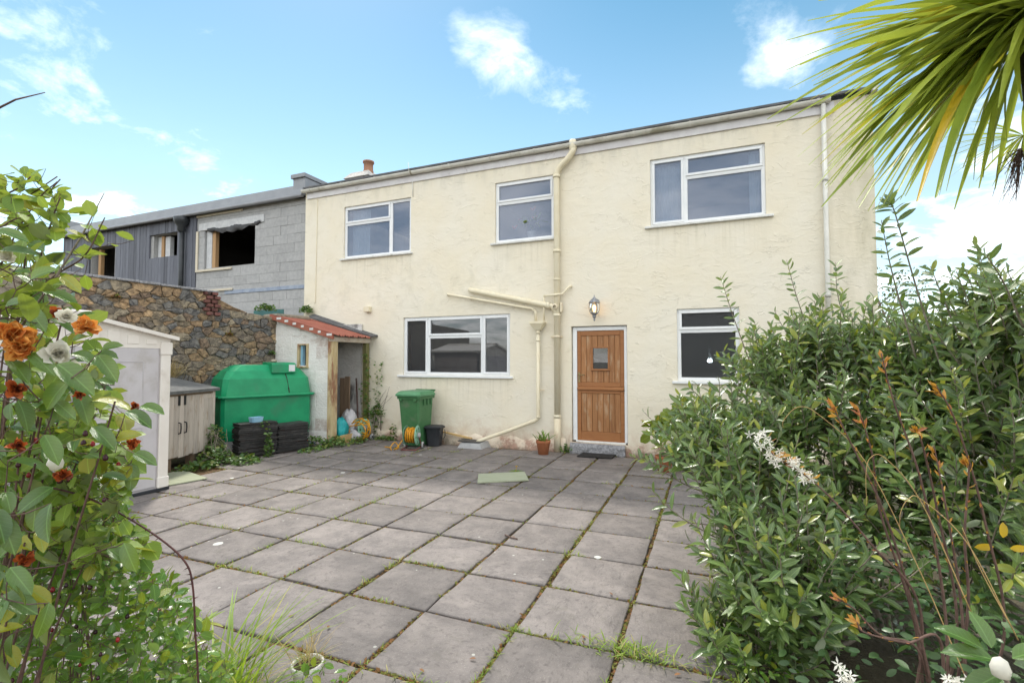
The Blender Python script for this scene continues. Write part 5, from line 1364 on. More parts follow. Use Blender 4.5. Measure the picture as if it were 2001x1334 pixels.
# larger clumps near the bottom right joint
def clump(c, n, S, spread, mat, name, label, cat, tm=tuftT, lean=.8, z=0.):
    pos = np.array([c[0], c[1], z])+np.stack([rng.normal(size=n)*spread[0], rng.normal(size=n)*spread[1], np.zeros(n)], 1)
    t_ = thing(name, (c[0], c[1], z), label, cat)
    p_, D, U, S_ = blades(pos, S, lean); V, F = place(tm, p_-ROOT[t_], D, U, S_)
    o = link('blades', mesh_np('blades', V, F, mat), t_); o['kind'] = 'stuff'; return t_
q = onz(1235, 1278); clump(q, 260, .075, (.16, .04), 'grass_blade', 'grass_tuft', 'bright grass tuft in the joint at the patio\'s front right', 'grass')
q = onz(1010, 888); 
dl = thing('dandelion', tuple(onz(1008, 922)), 'small yellow dandelion behind the mossy patio board', 'flower'); q = onz(1008, 922)
foliage(dl, leaf_t(.25, 4, .1, .1), np.repeat([q+(0, 0, .01)], 9, 0), np.stack([np.cos(np.arange(9)*.7), np.sin(np.arange(9)*.7), np.full(9, .15)], 1), np.array([[0, 0, 1.]]*9), np.full(9, .12), 'rose_leaf', 9)
m = MB(); m.tube([q, q+(.01, 0, .07)], .004, 5); m.lathe([(0, .075), (.022, .085), (.0, .095)], (q[0]+.01, q[1], q[2]), n=10); m.build('flower_head', 'yellow_leaf', dl)
# creepers and ground cover along the left edge
def cover(name, label, P_, S, mat, tm=T_ROUND, n_parts=0, tilt=.7, group=None):
    P_ = np.array(P_); t_ = thing(name, (float(P_[:, 0].mean()), float(P_[:, 1].mean()), max(0, float(P_[:, 2].min()))), label, 'ivy', group)
    n = len(P_); d = rdir(n); d[:, 2] = np.abs(d[:, 2])*.4
    foliage(t_, tm, P_, d, np.stack([rng.normal(size=n)*tilt+.4, rng.normal(size=n)*tilt-.4, np.ones(n)], 1), S*rng.uniform(.6, 1.25, n), mat, n_parts)
    return t_
def blobpts(c, rad, n):
    d = rdir(n)*rng.uniform(.5, 1, (n, 1)); d[:, 2] = np.abs(d[:, 2]); return np.array(c)+d*np.array(rad)
q = onz(425, 893)
P_ = np.concatenate([blobpts((-7.62, -2.98, 0), (.16, .22, .62), 330), blobpts((-7.35, -3.12, 0), (.30, .25, .30), 360), blobpts((-7.25, -3.45, 0), (.25, .4, .10), 240), blobpts((-6.95, -2.95, 0), (.30, .25, .12), 200)])
iv = cover('ivy', 'leafy ground ivy growing between the timber store and slate stacks', P_, .058, 'ivy_leaf', n_parts=120)
stems_mesh(iv, [smooth_path([(-7.3+rng.normal()*.2, -3.1+rng.normal()*.2, 0), (-7.5+rng.normal()*.2, -3.0+rng.normal()*.15, .2), (-7.55+rng.normal()*.1, -3.0+rng.normal()*.12, .5)], 4) for _ in range(16)], .005, .003, 'bark_grey')
P_ = np.concatenate([blobpts((sc1[0]+.34, sc1[1]-.02, .0), (.06, .06, .48), 150), blobpts((sc1[0]+.1, sc1[1]-.28, .0), (.35, .08, .10), 120), blobpts((sc1[0]-.12, sc1[1]-.12, .0), (.07, .08, .42), 90), blobpts((sc1[0]+.1, sc1[1], .5), (.2, .1, .12), 40)])
cover('ivy', 'ivy trailing over the front of the taller slate stack', P_, .05, 'ivy_leaf', n_parts=60)
P_ = np.concatenate([blobpts((-7.0, -1.38, 0), (.32, .14, .22), 260), blobpts((-6.72, -1.15, 0), (.25, .22, .20), 230), blobpts((-6.55, -.75, 0), (.14, .25, .14), 120), blobpts((-6.72, -1.75, 0), (.18, .35, .06), 120)])
cover('ivy', 'low ivy spreading along the foot of the outhouse and traffic cone', P_, .05, 'ivy_leaf', n_parts=80)
P_ = np.concatenate([np.array([-6.83, -.14, .3])+np.stack([rng.normal(size=170)*.045, -np.abs(rng.normal(size=170))*.04, rng.uniform(-.25, 1.45, 170)], 1), np.array([-6.62, -.05, .3])+np.stack([rng.normal(size=110)*.05+np.linspace(-.05, .02, 110), -np.abs(rng.normal(size=110))*.03, np.linspace(-.2, 1.3, 110)], 1), blobpts((-6.60, -.1, .45), (.2, .06, .28), 120)])
ivp = cover('ivy', 'climbing ivy on the green post of the outhouse doorway', P_, .055, 'ivy_leaf', n_parts=80, tilt=.5)
stems_mesh(ivp, [smooth_path([(-6.62+rng.normal()*.05, -.02, 0), (-6.6+rng.normal()*.1, -.015, .5), (-6.5+rng.normal()*.25, -.012, .9+rng.normal()*.2)], 5) for _ in range(7)], .005, .002, 'bark_red')
P_ = np.concatenate([blobpts((-6.2, -.08, 0), (.12, .05, .35), 40), blobpts((-6.35, -.2, 0), (.35, .12, .08), 130)])
cover('ivy', 'sparse ivy at the wall foot between the hose reels', P_, .05, 'ivy_leaf', n_parts=30)
for (px, py, uu, n, lab) in ((518, 600, .05, 200, 'green weed clump on top of the wall end by the outhouse'),):
    c = ony(px, py, -.9); cover('weed', lab, blobpts(tuple(c-(0, 0, .08)), (.20, .2, .16), n), .055, 'ivy_leaf', n_parts=30)['category'] = 'weed'
c = ony(598, 603, -.12); cover('weed', 'green weed clump where the red tin roof meets the cream wall', blobpts(tuple(c-(0, 0, .09)), (.17, .12, .17), 200), .05, 'ivy_leaf', n_parts=30)['category'] = 'weed'
for k, (u_, v_, lab) in enumerate(((.1, 1.75, 'small fern tuft low on the stone wall beside the outhouse'), (.95, 2.1, 'tiny green tuft in the middle of the stone wall'), (2.75, 2.62, 'pale grass tuft near the top of the stone wall'))):
    P_ = blobpts(wp3(u_, v_, .06), (.07, .07, .08), 50); cover('weed', lab, P_, .045, 'moss_tuft' if k else 'ivy_leaf', n_parts=0)['category'] = 'weed'
c = wp3(1.95, 1.35, .12); dry = thing('dry_plant', c, 'dry brown twiggy plant against the stone wall above the store', 'plant')
n = 160; D = np.stack([rng.normal(size=n)*.5, rng.normal(size=n)*.5, np.ones(n)], 1)
foliage(dry, leaf_t(.018, 3, .2, .25), np.array(c)+rng.normal(size=(n, 3))*(.06, .06, .02), D, rng.normal(size=(n, 3)), .32*rng.uniform(.5, 1.1, n), 'dry_blade', 0, mass='twigs')
P_ = np.concatenate([blobpts((-1.0+.3*k, -.25, 0), (.2, .12, .1), 45) for k in range(3)]+[blobpts((-2.48, -.12, 0), (.10, .1, .16), 60)])
cover('weed', 'small weeds at the wall foot beside the doorstep', P_, .045, 'ivy_leaf', n_parts=20)['category'] = 'weed'
# litter
m = MB()
fl = [onz(x, y) for x, y in ((1000, 1050), (640, 1230), (575, 1205), (820, 1310), (1140, 1250), (1330, 1320), (1190, 1160), (1350, 1160), (930, 1290))]
for k, q in enumerate(fl):
    V, F = place(T_OVAL, np.array([q+(0, 0, .012)]), np.array([[math.cos(k*2.), math.sin(k*2.), .1]]), np.array([[.2, .1, 1.]]), np.array([.035]))
    tag(link('fallen_leaf', mesh_np('fallen_leaf', V-q, F, 'dead_leaf'), None, tuple(q)), 'small curled brown leaf lying on '+('the slab beside the reddish twig', 'the slab beyond the tall grass clump', 'the slab just behind the small white pot', 'the joint at the very front of the patio, middle', 'the slab left of the bright grass tuft', 'the front slab right of the bright grass tuft', 'the joint two slabs behind the bright grass tuft', 'the slab nearest the overhanging shrub', 'the front slab right of the small white pot')[k], 'leaf', 'fallen leaves on the patio')
q = onz(1000, 1053); m = MB(); m.tube([q+(-.09, .05, .012), q+(0, 0, .014), q+(.06, -.005, .012)], .006, 6); tag(m.build('twig', 'bark_red', None, tuple(q)), 'short reddish twig lying across a patio joint', 'twig')
for px, py, a_, lab in ((1330, 880, .4, 'grey slate offcut lying by the terracotta pot right of the door'), (1385, 905, -.2, 'grey slate offcut beneath the broad leaved pot plant')):
    q = onz(px, py); q[0] -= .2; m = MB(Matrix.Translation(tuple(q+(0, 0, .02))) @ Matrix.Rotation(a_, 4, 'Z')); m.box(-.16, .16, -.1, .1, -.012, .012, .004); tag(m.build('slate', 'slate_stack', None, tuple(q)), lab, 'slate')

# ================================================================== right hand planting
def shrub(name, label, base, lobes, n_sh, L, nleaf, S, mat, stem_mat, tm, n_parts, young=None, ang=55, curve=.5, upk=.7, inner=0, spread=.9):
    t_ = thing(name, base, label, 'shrub')
    w_ = np.array([l[4] for l in lobes], float); w_ /= w_.sum(); B = []; D = []; LL = []
    for k in rng.choice(len(lobes), n_sh, p=w_):
        c, rx, ry, rz, _ = lobes[k][:5]
        d = rdir(1)[0]; d[2] = abs(d[2])*1.0-.35 if rng.uniform() < .85 else d[2]
        f = rng.uniform(.42, .92)
        B.append(np.array(c)+d*np.array((rx, ry, rz))*f); D.append(d*spread+np.array((0, 0, upk))+rng.normal(size=3)*.2); LL.append(L*rng.uniform(.6, 1.25))
    st, LP, LD, LU, LS = shoots(B, D, LL, nleaf, S, ang, curve)
    stems_mesh(t_, st, .005, .0022, stem_mat, 'twig', 4)
    if young:
        top = LP[:, 2]; k = np.zeros(len(LP), bool)
        for i in range(len(LP)):
            pass
        q = LS < S*.72; idx = q & (rng.uniform(size=len(q)) < young[1])
        foliage(t_, tm, LP[idx], LD[idx], LU[idx], LS[idx]*1.1, young[0], min(40, int(idx.sum())), 'young_leaf', 'young_foliage'); LP, LD, LU, LS = LP[~idx], LD[~idx], LU[~idx], LS[~idx]
    foliage(t_, tm, LP, LD, LU, LS, mat, n_parts)
    # limbs from the base to the lobes
    lim = []
    for c, rx, ry, rz, _ in [l[:5] for l in lobes]:
        for k in range(5):
            e = np.array(c)+rdir(1)[0]*np.array((rx, ry, rz))*.6; b0 = np.array(base)+rng.normal(size=3)*(.1, .1, 0); mid = b0*.45+e*.55+rng.normal(size=3)*.08; mid[2] = b0[2]*.6+e[2]*.4
            lim.append(smooth_path([b0, mid, e], 5))
    stems_mesh(t_, lim, .016, .005, stem_mat, 'limb', 6)
    return t_
def lb_(px, py, dpt, r, w_=1., ry=None, rz=None): return (at(px, py, dpt), r, ry or r, rz or r, w_)
OLE = leaf_t(.33, 4, .34, .16)
SH1 = shrub('evergreen_shrub', 'large olive leaved evergreen shrub hanging over the right edge of the patio', (.75, -4.9, 0),
      [lb_(1405, 905, 3.9, .34, 1.), lb_(1540, 760, 4.2, .36, .8), lb_(1640, 740, 4.1, .42, 1.), lb_(1600, 880, 3.7, .45, 1.1), lb_(1465, 1010, 3.3, .34, .9), lb_(1545, 1180, 2.7, .30, .9), lb_(1480, 1290, 2.7, .16, .35)],
      620, .44, 17, .108, 'olearia_leaf', 'bark_grey', OLE, 190, ('olearia_young', .14), upk=.9)
SH2 = shrub('evergreen_shrub', 'tall olive leaved evergreen shrub at the right edge of the picture', (2.05, -5.9, 0),
      [lb_(1790, 780, 3.6, .40, 1.), lb_(1900, 750, 3.3, .42, 1.2), lb_(2010, 700, 3.0, .42, 1.), lb_(1850, 880, 3.2, .42, .9), lb_(1960, 900, 2.8, .40, .9), lb_(2060, 800, 2.7, .4, .6), lb_(1720, 1010, 3.3, .42, .9), lb_(1860, 1060, 2.9, .45, .8), lb_(1980, 1120, 2.5, .38, .6)],
      600, .44, 17, .108, 'olearia_leaf', 'bark_grey', OLE, 190, ('olearia_young', .12), upk=.9)
# upright shoots that stand clear against the sky and wall
def long_shoot(t_, pts, n, S, mat='olearia_leaf'):
    P_ = smooth_path(pts, 8); LP, LD, LU, LS = [], [], [], []; m = len(P_)
    for k in range(n):
        u_ = .25+.75*(k+.5)/n; i = min(int(u_*(m-1)), m-2); dd = norm(P_[i+1]-P_[i]); a = norm(np.cross(dd, (.3, .8, .2))); b = np.cross(dd, a); th = k*2.4
        rad = a*math.cos(th)+b*math.sin(th); an = R(60)*(1-.5*max(0, (u_-.85)/.15))
        LP.append(P_[i]); LD.append(dd*math.cos(an)+rad*math.sin(an)+np.array((0, 0, -.1))); LU.append(dd*.6+np.array((0, -.5, .1))+rng.normal(size=3)*.5); LS.append(S*1.15*rng.uniform(.75, 1.15))
    foliage(t_, OLE, LP, LD, LU, LS, mat, len(LP)); 
    mb = MB(); mb.tube(P_, [.006-.004*i/(m-1) for i in range(m)], 6); mb.build('shoot_stem', 'bark_grey', t_)
long_shoot(SH2, [at(1840, 720, 3.0), at(1790, 560, 3.0), at(1750, 420, 3.0), at(1738, 395, 3.0)], 34, .088)
long_shoot(SH2, [at(1790, 700, 3.1), at(1745, 540, 3.1), at(1722, 430, 3.1)], 22, .075)
long_shoot(SH2, [at(1900, 720, 3.0), at(1850, 600, 3.0), at(1818, 520, 3.0)], 22, .078)
long_shoot(SH2, [at(2000, 640, 2.6), at(1960, 550, 2.6), at(1925, 495, 2.6)], 20, .085)
long_shoot(SH1, [at(1470, 720, 4.2), at(1430, 610, 4.2), at(1408, 540, 4.2)], 26, .075)
long_shoot(SH1, [at(1600, 700, 4.2), at(1560, 590, 4.2), at(1537, 508, 4.2)], 26, .078)
long_shoot(SH1, [at(1680, 700, 4.2), at(1640, 590, 4.2), at(1632, 512, 4.2)], 26, .078)
long_shoot(SH1, [at(1420, 860, 3.9), at(1380, 790, 3.9), at(1345, 755, 3.9)], 18, .07)
# dark ground planting under the shrubs
P_ = np.concatenate([blobpts((.75, -5.5, 0), (.65, .8, .8), 900), blobpts((1.3, -6.2, 0), (.7, .7, .75), 900), blobpts((1.7, -5.0, 0), (.9, 1., 1.3), 1500), blobpts((1.05, -6.6, 0), (.45, .5, .5), 700), blobpts((.45, -3.6, 0), (.4, 1.2, .7), 500)])
und = cover('ground_shrub', 'dark small leaved ground shrub under the evergreen shrubs', P_, .05, 'dark_ivy_leaf', T_OVAL, n_parts=120); und['category'] = 'shrub'
# strappy leaves low at the right
q = np.array([1.35, -6.55, 0]); sl_ = thing('strap_plant', tuple(q), 'clump of long green strap leaves low under the shrubs', 'plant')
n = 34; th = rng.uniform(0, 6.28, n); D = np.stack([np.cos(th)*.8-.2, np.sin(th)*.8, rng.uniform(.5, 1.4, n)], 1)
foliage(sl_, leaf_t(.06, 7, .3, .5), q+np.stack([np.cos(th), np.sin(th), np.zeros(n)], 1)*.1+(0, 0, .03), D, np.stack([-D[:, 0], -D[:, 1], np.ones(n)], 1), .75*rng.uniform(.6, 1.1, n), 'dark_ivy_leaf', n)
# grass fringe along the bed
q = onz(1400, 1280)
n = 900; pos = np.stack([rng.uniform(-.06, .22, n), rng.uniform(-6.6, -4.2, n), np.full(n, -.02)], 1)
t_ = thing('grass_fringe', (.08, -5.6, 0), 'green grass fringe between the patio and the right hand shrubs', 'grass')
p_, D, U, S_ = blades(pos, .12, .6); V, F = place(leaf_t(.05, 4, .2, .5), p_-ROOT[t_], D, U, S_); o = link('blades', mesh_np('blades', V, F, 'grass_blade'), t_); o['kind'] = 'stuff'
leafy(t_, (.18, -5.3, .08), 260, .05, 'rose_leaf', (.2, .9, .14), T_OVAL, n_parts=30)

# flowering bare stemmed shrub
fb = at(1840, 1420, 1.9); fs = thing('flowering_shrub', (fb[0], fb[1], 0), 'bare stemmed shrub with orange buds and white starry flowers', 'shrub')
g0 = np.array([fb[0], fb[1], 0.])
BUD = leaf_t(.3, 3, .5, .1)
def cane(pts, r0=.0065, r1=.0022, buds=16, mat='bark_red', S=.034, start=.35):
    P_ = smooth_path([g0+rng.normal(size=3)*(.04, .04, 0)]+pts, 8); m = len(P_)
    mb = MB(); mb.tube(P_, [r0+(r1-r0)*i/(m-1) for i in range(m)], 6); mb.build('stem', mat, fs)
    pos, D, U, S_ = [], [], [], []
    for k in range(buds):
        u_ = start+(1-start)*(k+1)/buds; i = min(int(u_*(m-1)), m-2); dd = norm(P_[i+1]-P_[i]); rad = norm(np.cross(dd, rdir(1)[0]))
        for e in range(1 if u_ < .8 else 3):
            pos.append(P_[i]); D.append(dd*.9+rad*.45+rng.normal(size=3)*.25); U.append(rng.normal(size=3)); S_.append(S*rng.uniform(.7, 1.2)*(1.25 if u_ > .85 else .8))
    foliage(fs, BUD, pos, D, U, S_, 'bud_orange', len(pos), 'bud')
    return P_
d_ = 1.95
cane([at(1800, 1250, d_), at(1735, 1020, d_), at(1655, 850, d_), at(1625, 790, d_)])
cane([at(1790, 1230, d_+.05), at(1720, 1000, d_+.05), at(1705, 890, d_), at(1675, 790, d_)])
cane([at(1850, 1230, d_), at(1805, 960, d_), at(1745, 780, d_), at(1722, 690, d_)])
cane([at(1870, 1230, d_+.1), at(1830, 990, d_+.1), at(1800, 860, d_+.05), at(1788, 840, d_)])
cane([at(1880, 1200, d_), at(1850, 1000, d_), at(1825, 870, d_)])
cane([at(1960, 1260, d_), at(1925, 1020, d_), at(1870, 830, d_), at(1828, 750, d_)])
cane([at(1890, 1210, d_), at(1885, 1050, d_), at(1893, 930, d_), at(1890, 905, d_)])
cane([at(1800, 1280, d_), at(1720, 1240, d_), at(1670, 1190, d_), at(1632, 1165, d_)], buds=9)
cane([at(1840, 1260, d_-.1), at(1770, 1255, d_-.1), at(1690, 1235, d_-.1), at(1675, 1215, d_-.1)], buds=9)
fp = cane([at(1800, 1200, d_), at(1700, 1060, d_), at(1600, 950, d_+.1), at(1500, 880, d_+.15)], buds=16, S=.022)
STAR = leaf_t(.34, 2, .2, .05)
def blossom(c, n, spread, lab='flower_cluster', S=.02):
    pos, D, U, S_ = [], [], [], []
    for k in range(n):
        p = np.array(c)+rng.normal(size=3)*spread; ax = norm(rng.normal(size=3)*.5+np.array((-.3, -.8, .5)))
        a = norm(np.cross(ax, (0, .3, 1))); b = np.cross(ax, a); ph = rng.uniform(0, 6)
        for e in range(5):
            th = ph+e*1.2566; pos.append(p); D.append(a*math.cos(th)+b*math.sin(th)+ax*.2); U.append(ax); S_.append(S*rng.uniform(.8, 1.2))
    V, F = place(STAR, np.array(pos)-ROOT[fs], np.array(D), np.array(U), np.array(S_)); link(lab, mesh_np(lab, V, F, 'white_petal'), fs)
for u_, n, s_ in ((0., 8, .016), (.2, 10, .018), (.4, 12, .02), (.65, 14, .018), (.9, 14, .014)):
    c = at(1480+110*u_, 855+85*u_, d_+.13); blossom(c, n, s_)
foliage(fs, leaf_t(.4, 3, .3, .1), [at(1500+90*u_, 865+75*u_+rng.normal()*8, d_+.12) for u_ in np.linspace(0, 1, 14)], rdir(14)*.6+np.array((.5, 0, .5)), rng.normal(size=(14, 3)), .035*rng.uniform(.7, 1.2, 14), 'bud_orange', 14, 'young_leaf')
for px, py in ((1645, 1315), (1660, 1330), (1860, 1332), (1890, 1335)): blossom(at(px, py, 1.5), 5, .012)
# bent straw coloured grass stems
gs_ = thing('dry_grass', tuple(at(1880, 1400, 1.8)*(1, 1, 0)), 'long bent straw coloured stems crossing the bare shrub', 'dry grass')
for k, P_ in enumerate(([at(1890, 1330, 1.8), at(1800, 1120, 1.9), at(1690, 900, 1.95), at(1600, 810, 2.), at(1560, 795, 2.), at(1532, 820, 2.), at(1530, 835, 2.)], [at(1990, 1250, 1.7), at(1890, 1060, 1.8), at(1800, 975, 1.85), at(1775, 975, 1.85), at(1760, 1000, 1.85), at(1758, 1035, 1.85)], [at(1900, 1200, 1.8), at(1800, 980, 1.9), at(1730, 895, 1.9), at(1700, 895, 1.9), at(1692, 930, 1.9), at(1694, 990, 1.9)], [at(1980, 1230, 1.6), at(1920, 1120, 1.65), at(1880, 1030, 1.7)])):
    m = MB(); pp = smooth_path(P_, 6); m.tube(pp, [.0022-.0014*i/(len(pp)-1) for i in range(len(pp))], 5); m.build('stem', 'straw', gs_)

# camellia sprig at the lower right corner
cs = thing('camellia_sprig', tuple(at(1990, 1420, 1.0)*(1, 1, 0)), 'camellia sprig with a pale bud in the lower right corner', 'shrub')
cc_ = at(1955, 1300, 1.05)
foliage(cs, T_CAM, [cc_+np.array(p) for p in ((-.01, 0, .01), (-.02, .02, .02), (0, -.01, -.01), (.02, 0, .02), (-.01, .01, .03), (.03, .02, 0), (.0, -.02, -.03))], [(-.9, .1, .1), (-.7, .2, .35), (-.8, -.3, -.35), (.8, .2, .4), (-.2, .3, .8), (.9, .3, -.3), (-.6, -.4, -.6)], [(0, -.5, 1)]*7, [.085, .08, .09, .08, .07, .09, .08], 'camellia_leaf', 7)
m = MB(); b0 = at(1955, 1305, 1.0); m.lathe([(0, -.022), (.014, -.015), (.017, .0), (.012, .016), (0, .024)], tuple(b0), n=14); m.build('bud', 'white_petal', cs)
m = MB(); m.tube([b0, b0+(.05, .05, -.1), tuple(b0*(1, 1, 0)+(.1, .1, 0))], .005, 6); m.build('stem', 'bark_grey', cs)
yl = at(1960, 1050, 2.0); foliage(fs, T_OVAL, [yl, yl+(.02, 0, -.04), yl+(-.03, 0, -.04)], [(.1, 0, 1), (.9, 0, .1), (-.9, 0, -.2)], [(0, -1, .2)]*3, [.06, .06, .06], 'yellow_leaf', 3, 'yellow_leaf')

# ================================================================== palm (cabbage tree) at the upper right
pc = at(2030, 15, 2.15); pal = thing('palm_tree', (pc[0]+.05, pc[1]+.05, 0), 'spiky palm with drooping green and yellow sword leaves at the right', 'tree')
m = MB(); m.tube(smooth_path([(pc[0]+.10, pc[1]+.05, -.05), (pc[0]+.08, pc[1]+.05, 1.4), (pc[0]+.04, pc[1]+.02, 2.4), tuple(pc)], 8), [.085]*17+[.075]*7+[.06], 12); m.build('trunk', 'bark_dark', pal)
n = 150; ph = rng.uniform(0, 2*math.pi, n); el = np.concatenate([rng.uniform(-38, 10, 105), rng.uniform(10, 85, 45)])
D = np.stack([np.cos(ph)*np.cos(np.radians(el)), np.sin(ph)*np.cos(np.radians(el)), np.sin(np.radians(el))], 1)
U = np.stack([-D[:, 0]*np.sign(np.sin(np.radians(el)))*.6, -D[:, 1]*np.sign(np.sin(np.radians(el)))*.6, np.ones(n)], 1)
foliage(pal, leaf_t(.048, 9, .45, .22, .3), pc+D*.05+np.array((0, 0, .05))*(el/90)[:, None], D, U, .86*rng.uniform(.75, 1.1, n), 'strap_leaf', n, 'sword_leaf')
# leaves that sweep toward the house, as they hang in the picture
tips = [(1600, 75), (1605, 130), (1600, 215), (1615, 240), (1640, 290), (1615, 190), (1655, 340), (1690, 350), (1720, 355), (1745, 365), (1775, 360), (1800, 350), (1645, 215), (1680, 300), (1850, 355), (1830, 345), (1880, 330), (1640, 40), (1660, 10), (1620, 265), (1700, 320), (1760, 330), (1905, 300), (1730, 300), (1670, 120), (1650, 170), (1690, 210), (1720, 250), (1780, 290), (1660, 250), (1635, 100), (1700, 60), (1820, 310), (1705, 280), (1860, 300), (1935, 290)]
tips += [(x, y) for x, y in zip(rng.uniform(1630, 1960, 120), rng.uniform(-60, 335, 120)) if y < 60+(2000-x)*.9 or x > 1700]
pos, D, U, S_ = [], [], [], []
TP = leaf_t(.048, 9, .45, .20, .3)
for k, (x, y) in enumerate(tips):
    e = at(x+rng.normal()*4, y+rng.normal()*4, 2.15+rng.normal()*.18); b = pc+np.array((-.02, -.02, rng.uniform(-.08, .06)))+rng.normal(size=3)*.03
    v = e-b; L = np.linalg.norm(v); pos.append(b); S_.append(L*1.12)
    up = norm(np.array((0, 0, 1.))-norm(v)*norm(v)[2]); D.append(norm(v)+up*.2); U.append(up+rng.normal(size=3)*.25)
foliage(pal, TP, pos, D, U, S_, 'strap_leaf', len(pos), 'sword_leaf')
# smaller lower head and dry flower spray
lc = at(2000, 265, 2.7)
n = 46; ph = rng.uniform(0, 6.28, n); el = rng.uniform(-70, 25, n); D = np.stack([np.cos(ph)*np.cos(np.radians(el)), np.sin(ph)*np.cos(np.radians(el)), np.sin(np.radians(el))], 1)
foliage(pal, leaf_t(.05, 6, .4, .22, .3), np.repeat([lc], n, 0), D, np.array([[0, 0, 1.]]*n)+rng.normal(size=(n, 3))*.2, .34*rng.uniform(.7, 1.1, n), 'strap_leaf', n, 'sword_leaf')
sp0 = at(1995, 290, 2.3); tw = []
for k in range(46):
    e = at(1975+rng.normal()*14, 365+rng.normal()*28, 2.3+rng.normal()*.04); tw.append([sp0, (sp0+e)/2+rng.normal(size=3)*.02, e])
stems_mesh(pal, tw, .002, .001, 'bark_red', 'flower_spray', 4)

# thin tree beyond the house corner
tq = np.array([3.9, 6.5, 0]); tt = thing('far_tree', tuple(tq), 'thin hazy tree just visible beyond the right corner of the house', 'tree')
m = MB(); m.tube([tq, tq+(.1, 0, 1.6), tq+(0, .1, 3.)], [.09, .07, .04], 8); m.build('trunk', 'bark_grey', tt)
br_ = []
for k in range(40):
    a = tq+(rng.normal()*.1, rng.normal()*.1, rng.uniform(1.2, 3.)); d = rdir(1)[0]; d[2] = abs(d[2])+.3; br_.append([a, a+d*.5, a+d*1.0+rng.normal(size=3)*.1])
stems_mesh(tt, br_, .02, .004, 'bark_grey', 'branch', 4)
E_ = np.array([b[2] for b in br_]); pos = np.repeat(E_, 30, 0)+rng.normal(size=(len(E_)*30, 3))*.22
foliage(tt, T_OVAL, pos, rdir(len(pos)), rdir(len(pos)), .08*rng.uniform(.6, 1.2, len(pos)), 'tree_leaf', 0, mass='crown')

# ================================================================== left hand planting
def in_poly(x, y, poly):
    c = False; j = len(poly)-1
    for i in range(len(poly)):
        (xi, yi), (xj, yj) = poly[i], poly[j]
        if (yi > y) != (yj > y) and x < (xj-xi)*(y-yi)/(yj-yi)+xi: c = not c
        j = i
    return c
def fill(poly, n, d0, d1):
    xs = [p[0] for p in poly]; ys = [p[1] for p in poly]; out = []
    while len(out) < n:
        x, y = rng.uniform(min(xs), max(xs)), rng.uniform(min(ys), max(ys))
        if in_poly(x, y, poly): out.append(at(x, y, rng.uniform(d0, d1)))
    return np.array(out)
def twig_net(parent, P_, base, r, mat):
    """join every leaf to the nearest one closer to the root, as branching twigs"""
    Q = np.concatenate([[base], P_]); d = np.linalg.norm((Q-base)*(1, 1, .8), axis=1); o_ = np.argsort(d); Q = Q[o_]; V = []; F = []
    for i in range(1, len(Q)):
        dd = np.linalg.norm(Q[:i]-Q[i], axis=1); j = int(np.argmin(dd)); L = dd[j]; b = Q[i]-Q[j]
        a = norm(np.cross(b, (.3, .2, .9))); c = norm(np.cross(b, a)); k = len(V); r0 = r*min(1.8, .8+L*2); mid = (Q[i]+Q[j])/2+(0, 0, -.08*L)
        for p, rr in ((Q[j], r0), (mid, r0*.85), (Q[i], r*.6)):
            for th in (0, 2.094, 4.189): V.append(p+(a*math.cos(th)+c*math.sin(th))*rr)
        for h_ in (0, 3):
            for e in range(3): F.append((k+h_+e, k+h_+(e+1) % 3, k+h_+3+(e+1) % 3, k+h_+3+e))
    o = link('twigs', mesh_np('twigs', np.array(V)-ROOT[parent], F, mat, True), parent); o['kind'] = 'stuff'
cb = at(-40, 1500, 1.25); cb[2] = 0
cam_ = thing('camellia', tuple(cb), 'camellia bush with white and browning orange flowers at the left', 'shrub')
poly = [(-60, 600), (60, 560), (150, 570), (190, 640), (215, 700), (230, 790), (190, 830), (250, 850), (285, 900), (270, 950), (210, 960), (150, 900), (60, 900), (-60, 900)]
P1 = fill(poly, 150, 1.02, 1.5); P2 = fill([(-60, 430), (60, 440), (120, 520), (140, 600), (-60, 640)], 55, .95, 1.4); P3 = fill([(-60, 880), (90, 900), (110, 1300), (-60, 1340)], 75, .85, 1.3)
P_ = np.concatenate([P1, P2, P3]); n = len(P_)
out_ = norm(P_-at(20, 760, 1.25)); D = out_*.8+rng.normal(size=(n, 3))*.5+np.array((.15, 0, -.15)); U = np.stack([rng.normal(size=n)*.45, rng.normal(size=n)*.45-.3, np.ones(n)], 1)
foliage(cam_, T_CAM, P_-norm(D)*.04, D, U, (.062*rng.uniform(.75, 1.2, n))*np.where(P_[:, 2] < 1.2, .9, 1), 'camellia_leaf', 262)
hand = [(112, 711, 182, 758, .98), (137, 741, 84, 788, .97), (190, 693, 231, 738, 1.0), (246, 804, 300, 823, 1.0), (274, 794, 322, 797, 1.02), (180, 834, 228, 869, 1.0), (262, 885, 307, 901, 1.0), (226, 858, 270, 841, 1.02), (86, 849, 120, 900, .98),
        (199, 683, 235, 665, 1.0), (108, 784, 147, 814, .98), (142, 668, 162, 646, 1.0), (0, 1010, 32, 1074, .9), (19, 1108, 60, 1156, .9), (3, 1163, 72, 1188, .9), (211, 1070, 250, 1092, 1.1), (242, 1060, 262, 1112, 1.1), (60, 690, 108, 725, 1.0), (20, 705, 62, 740, 1.0), (50, 600, 92, 640, 1.0), (140, 690, 192, 700, 1.03), (10, 600, 50, 575, 1.0), (60, 545, 100, 515, 1.0), (120, 540, 160, 565, 1.05)]
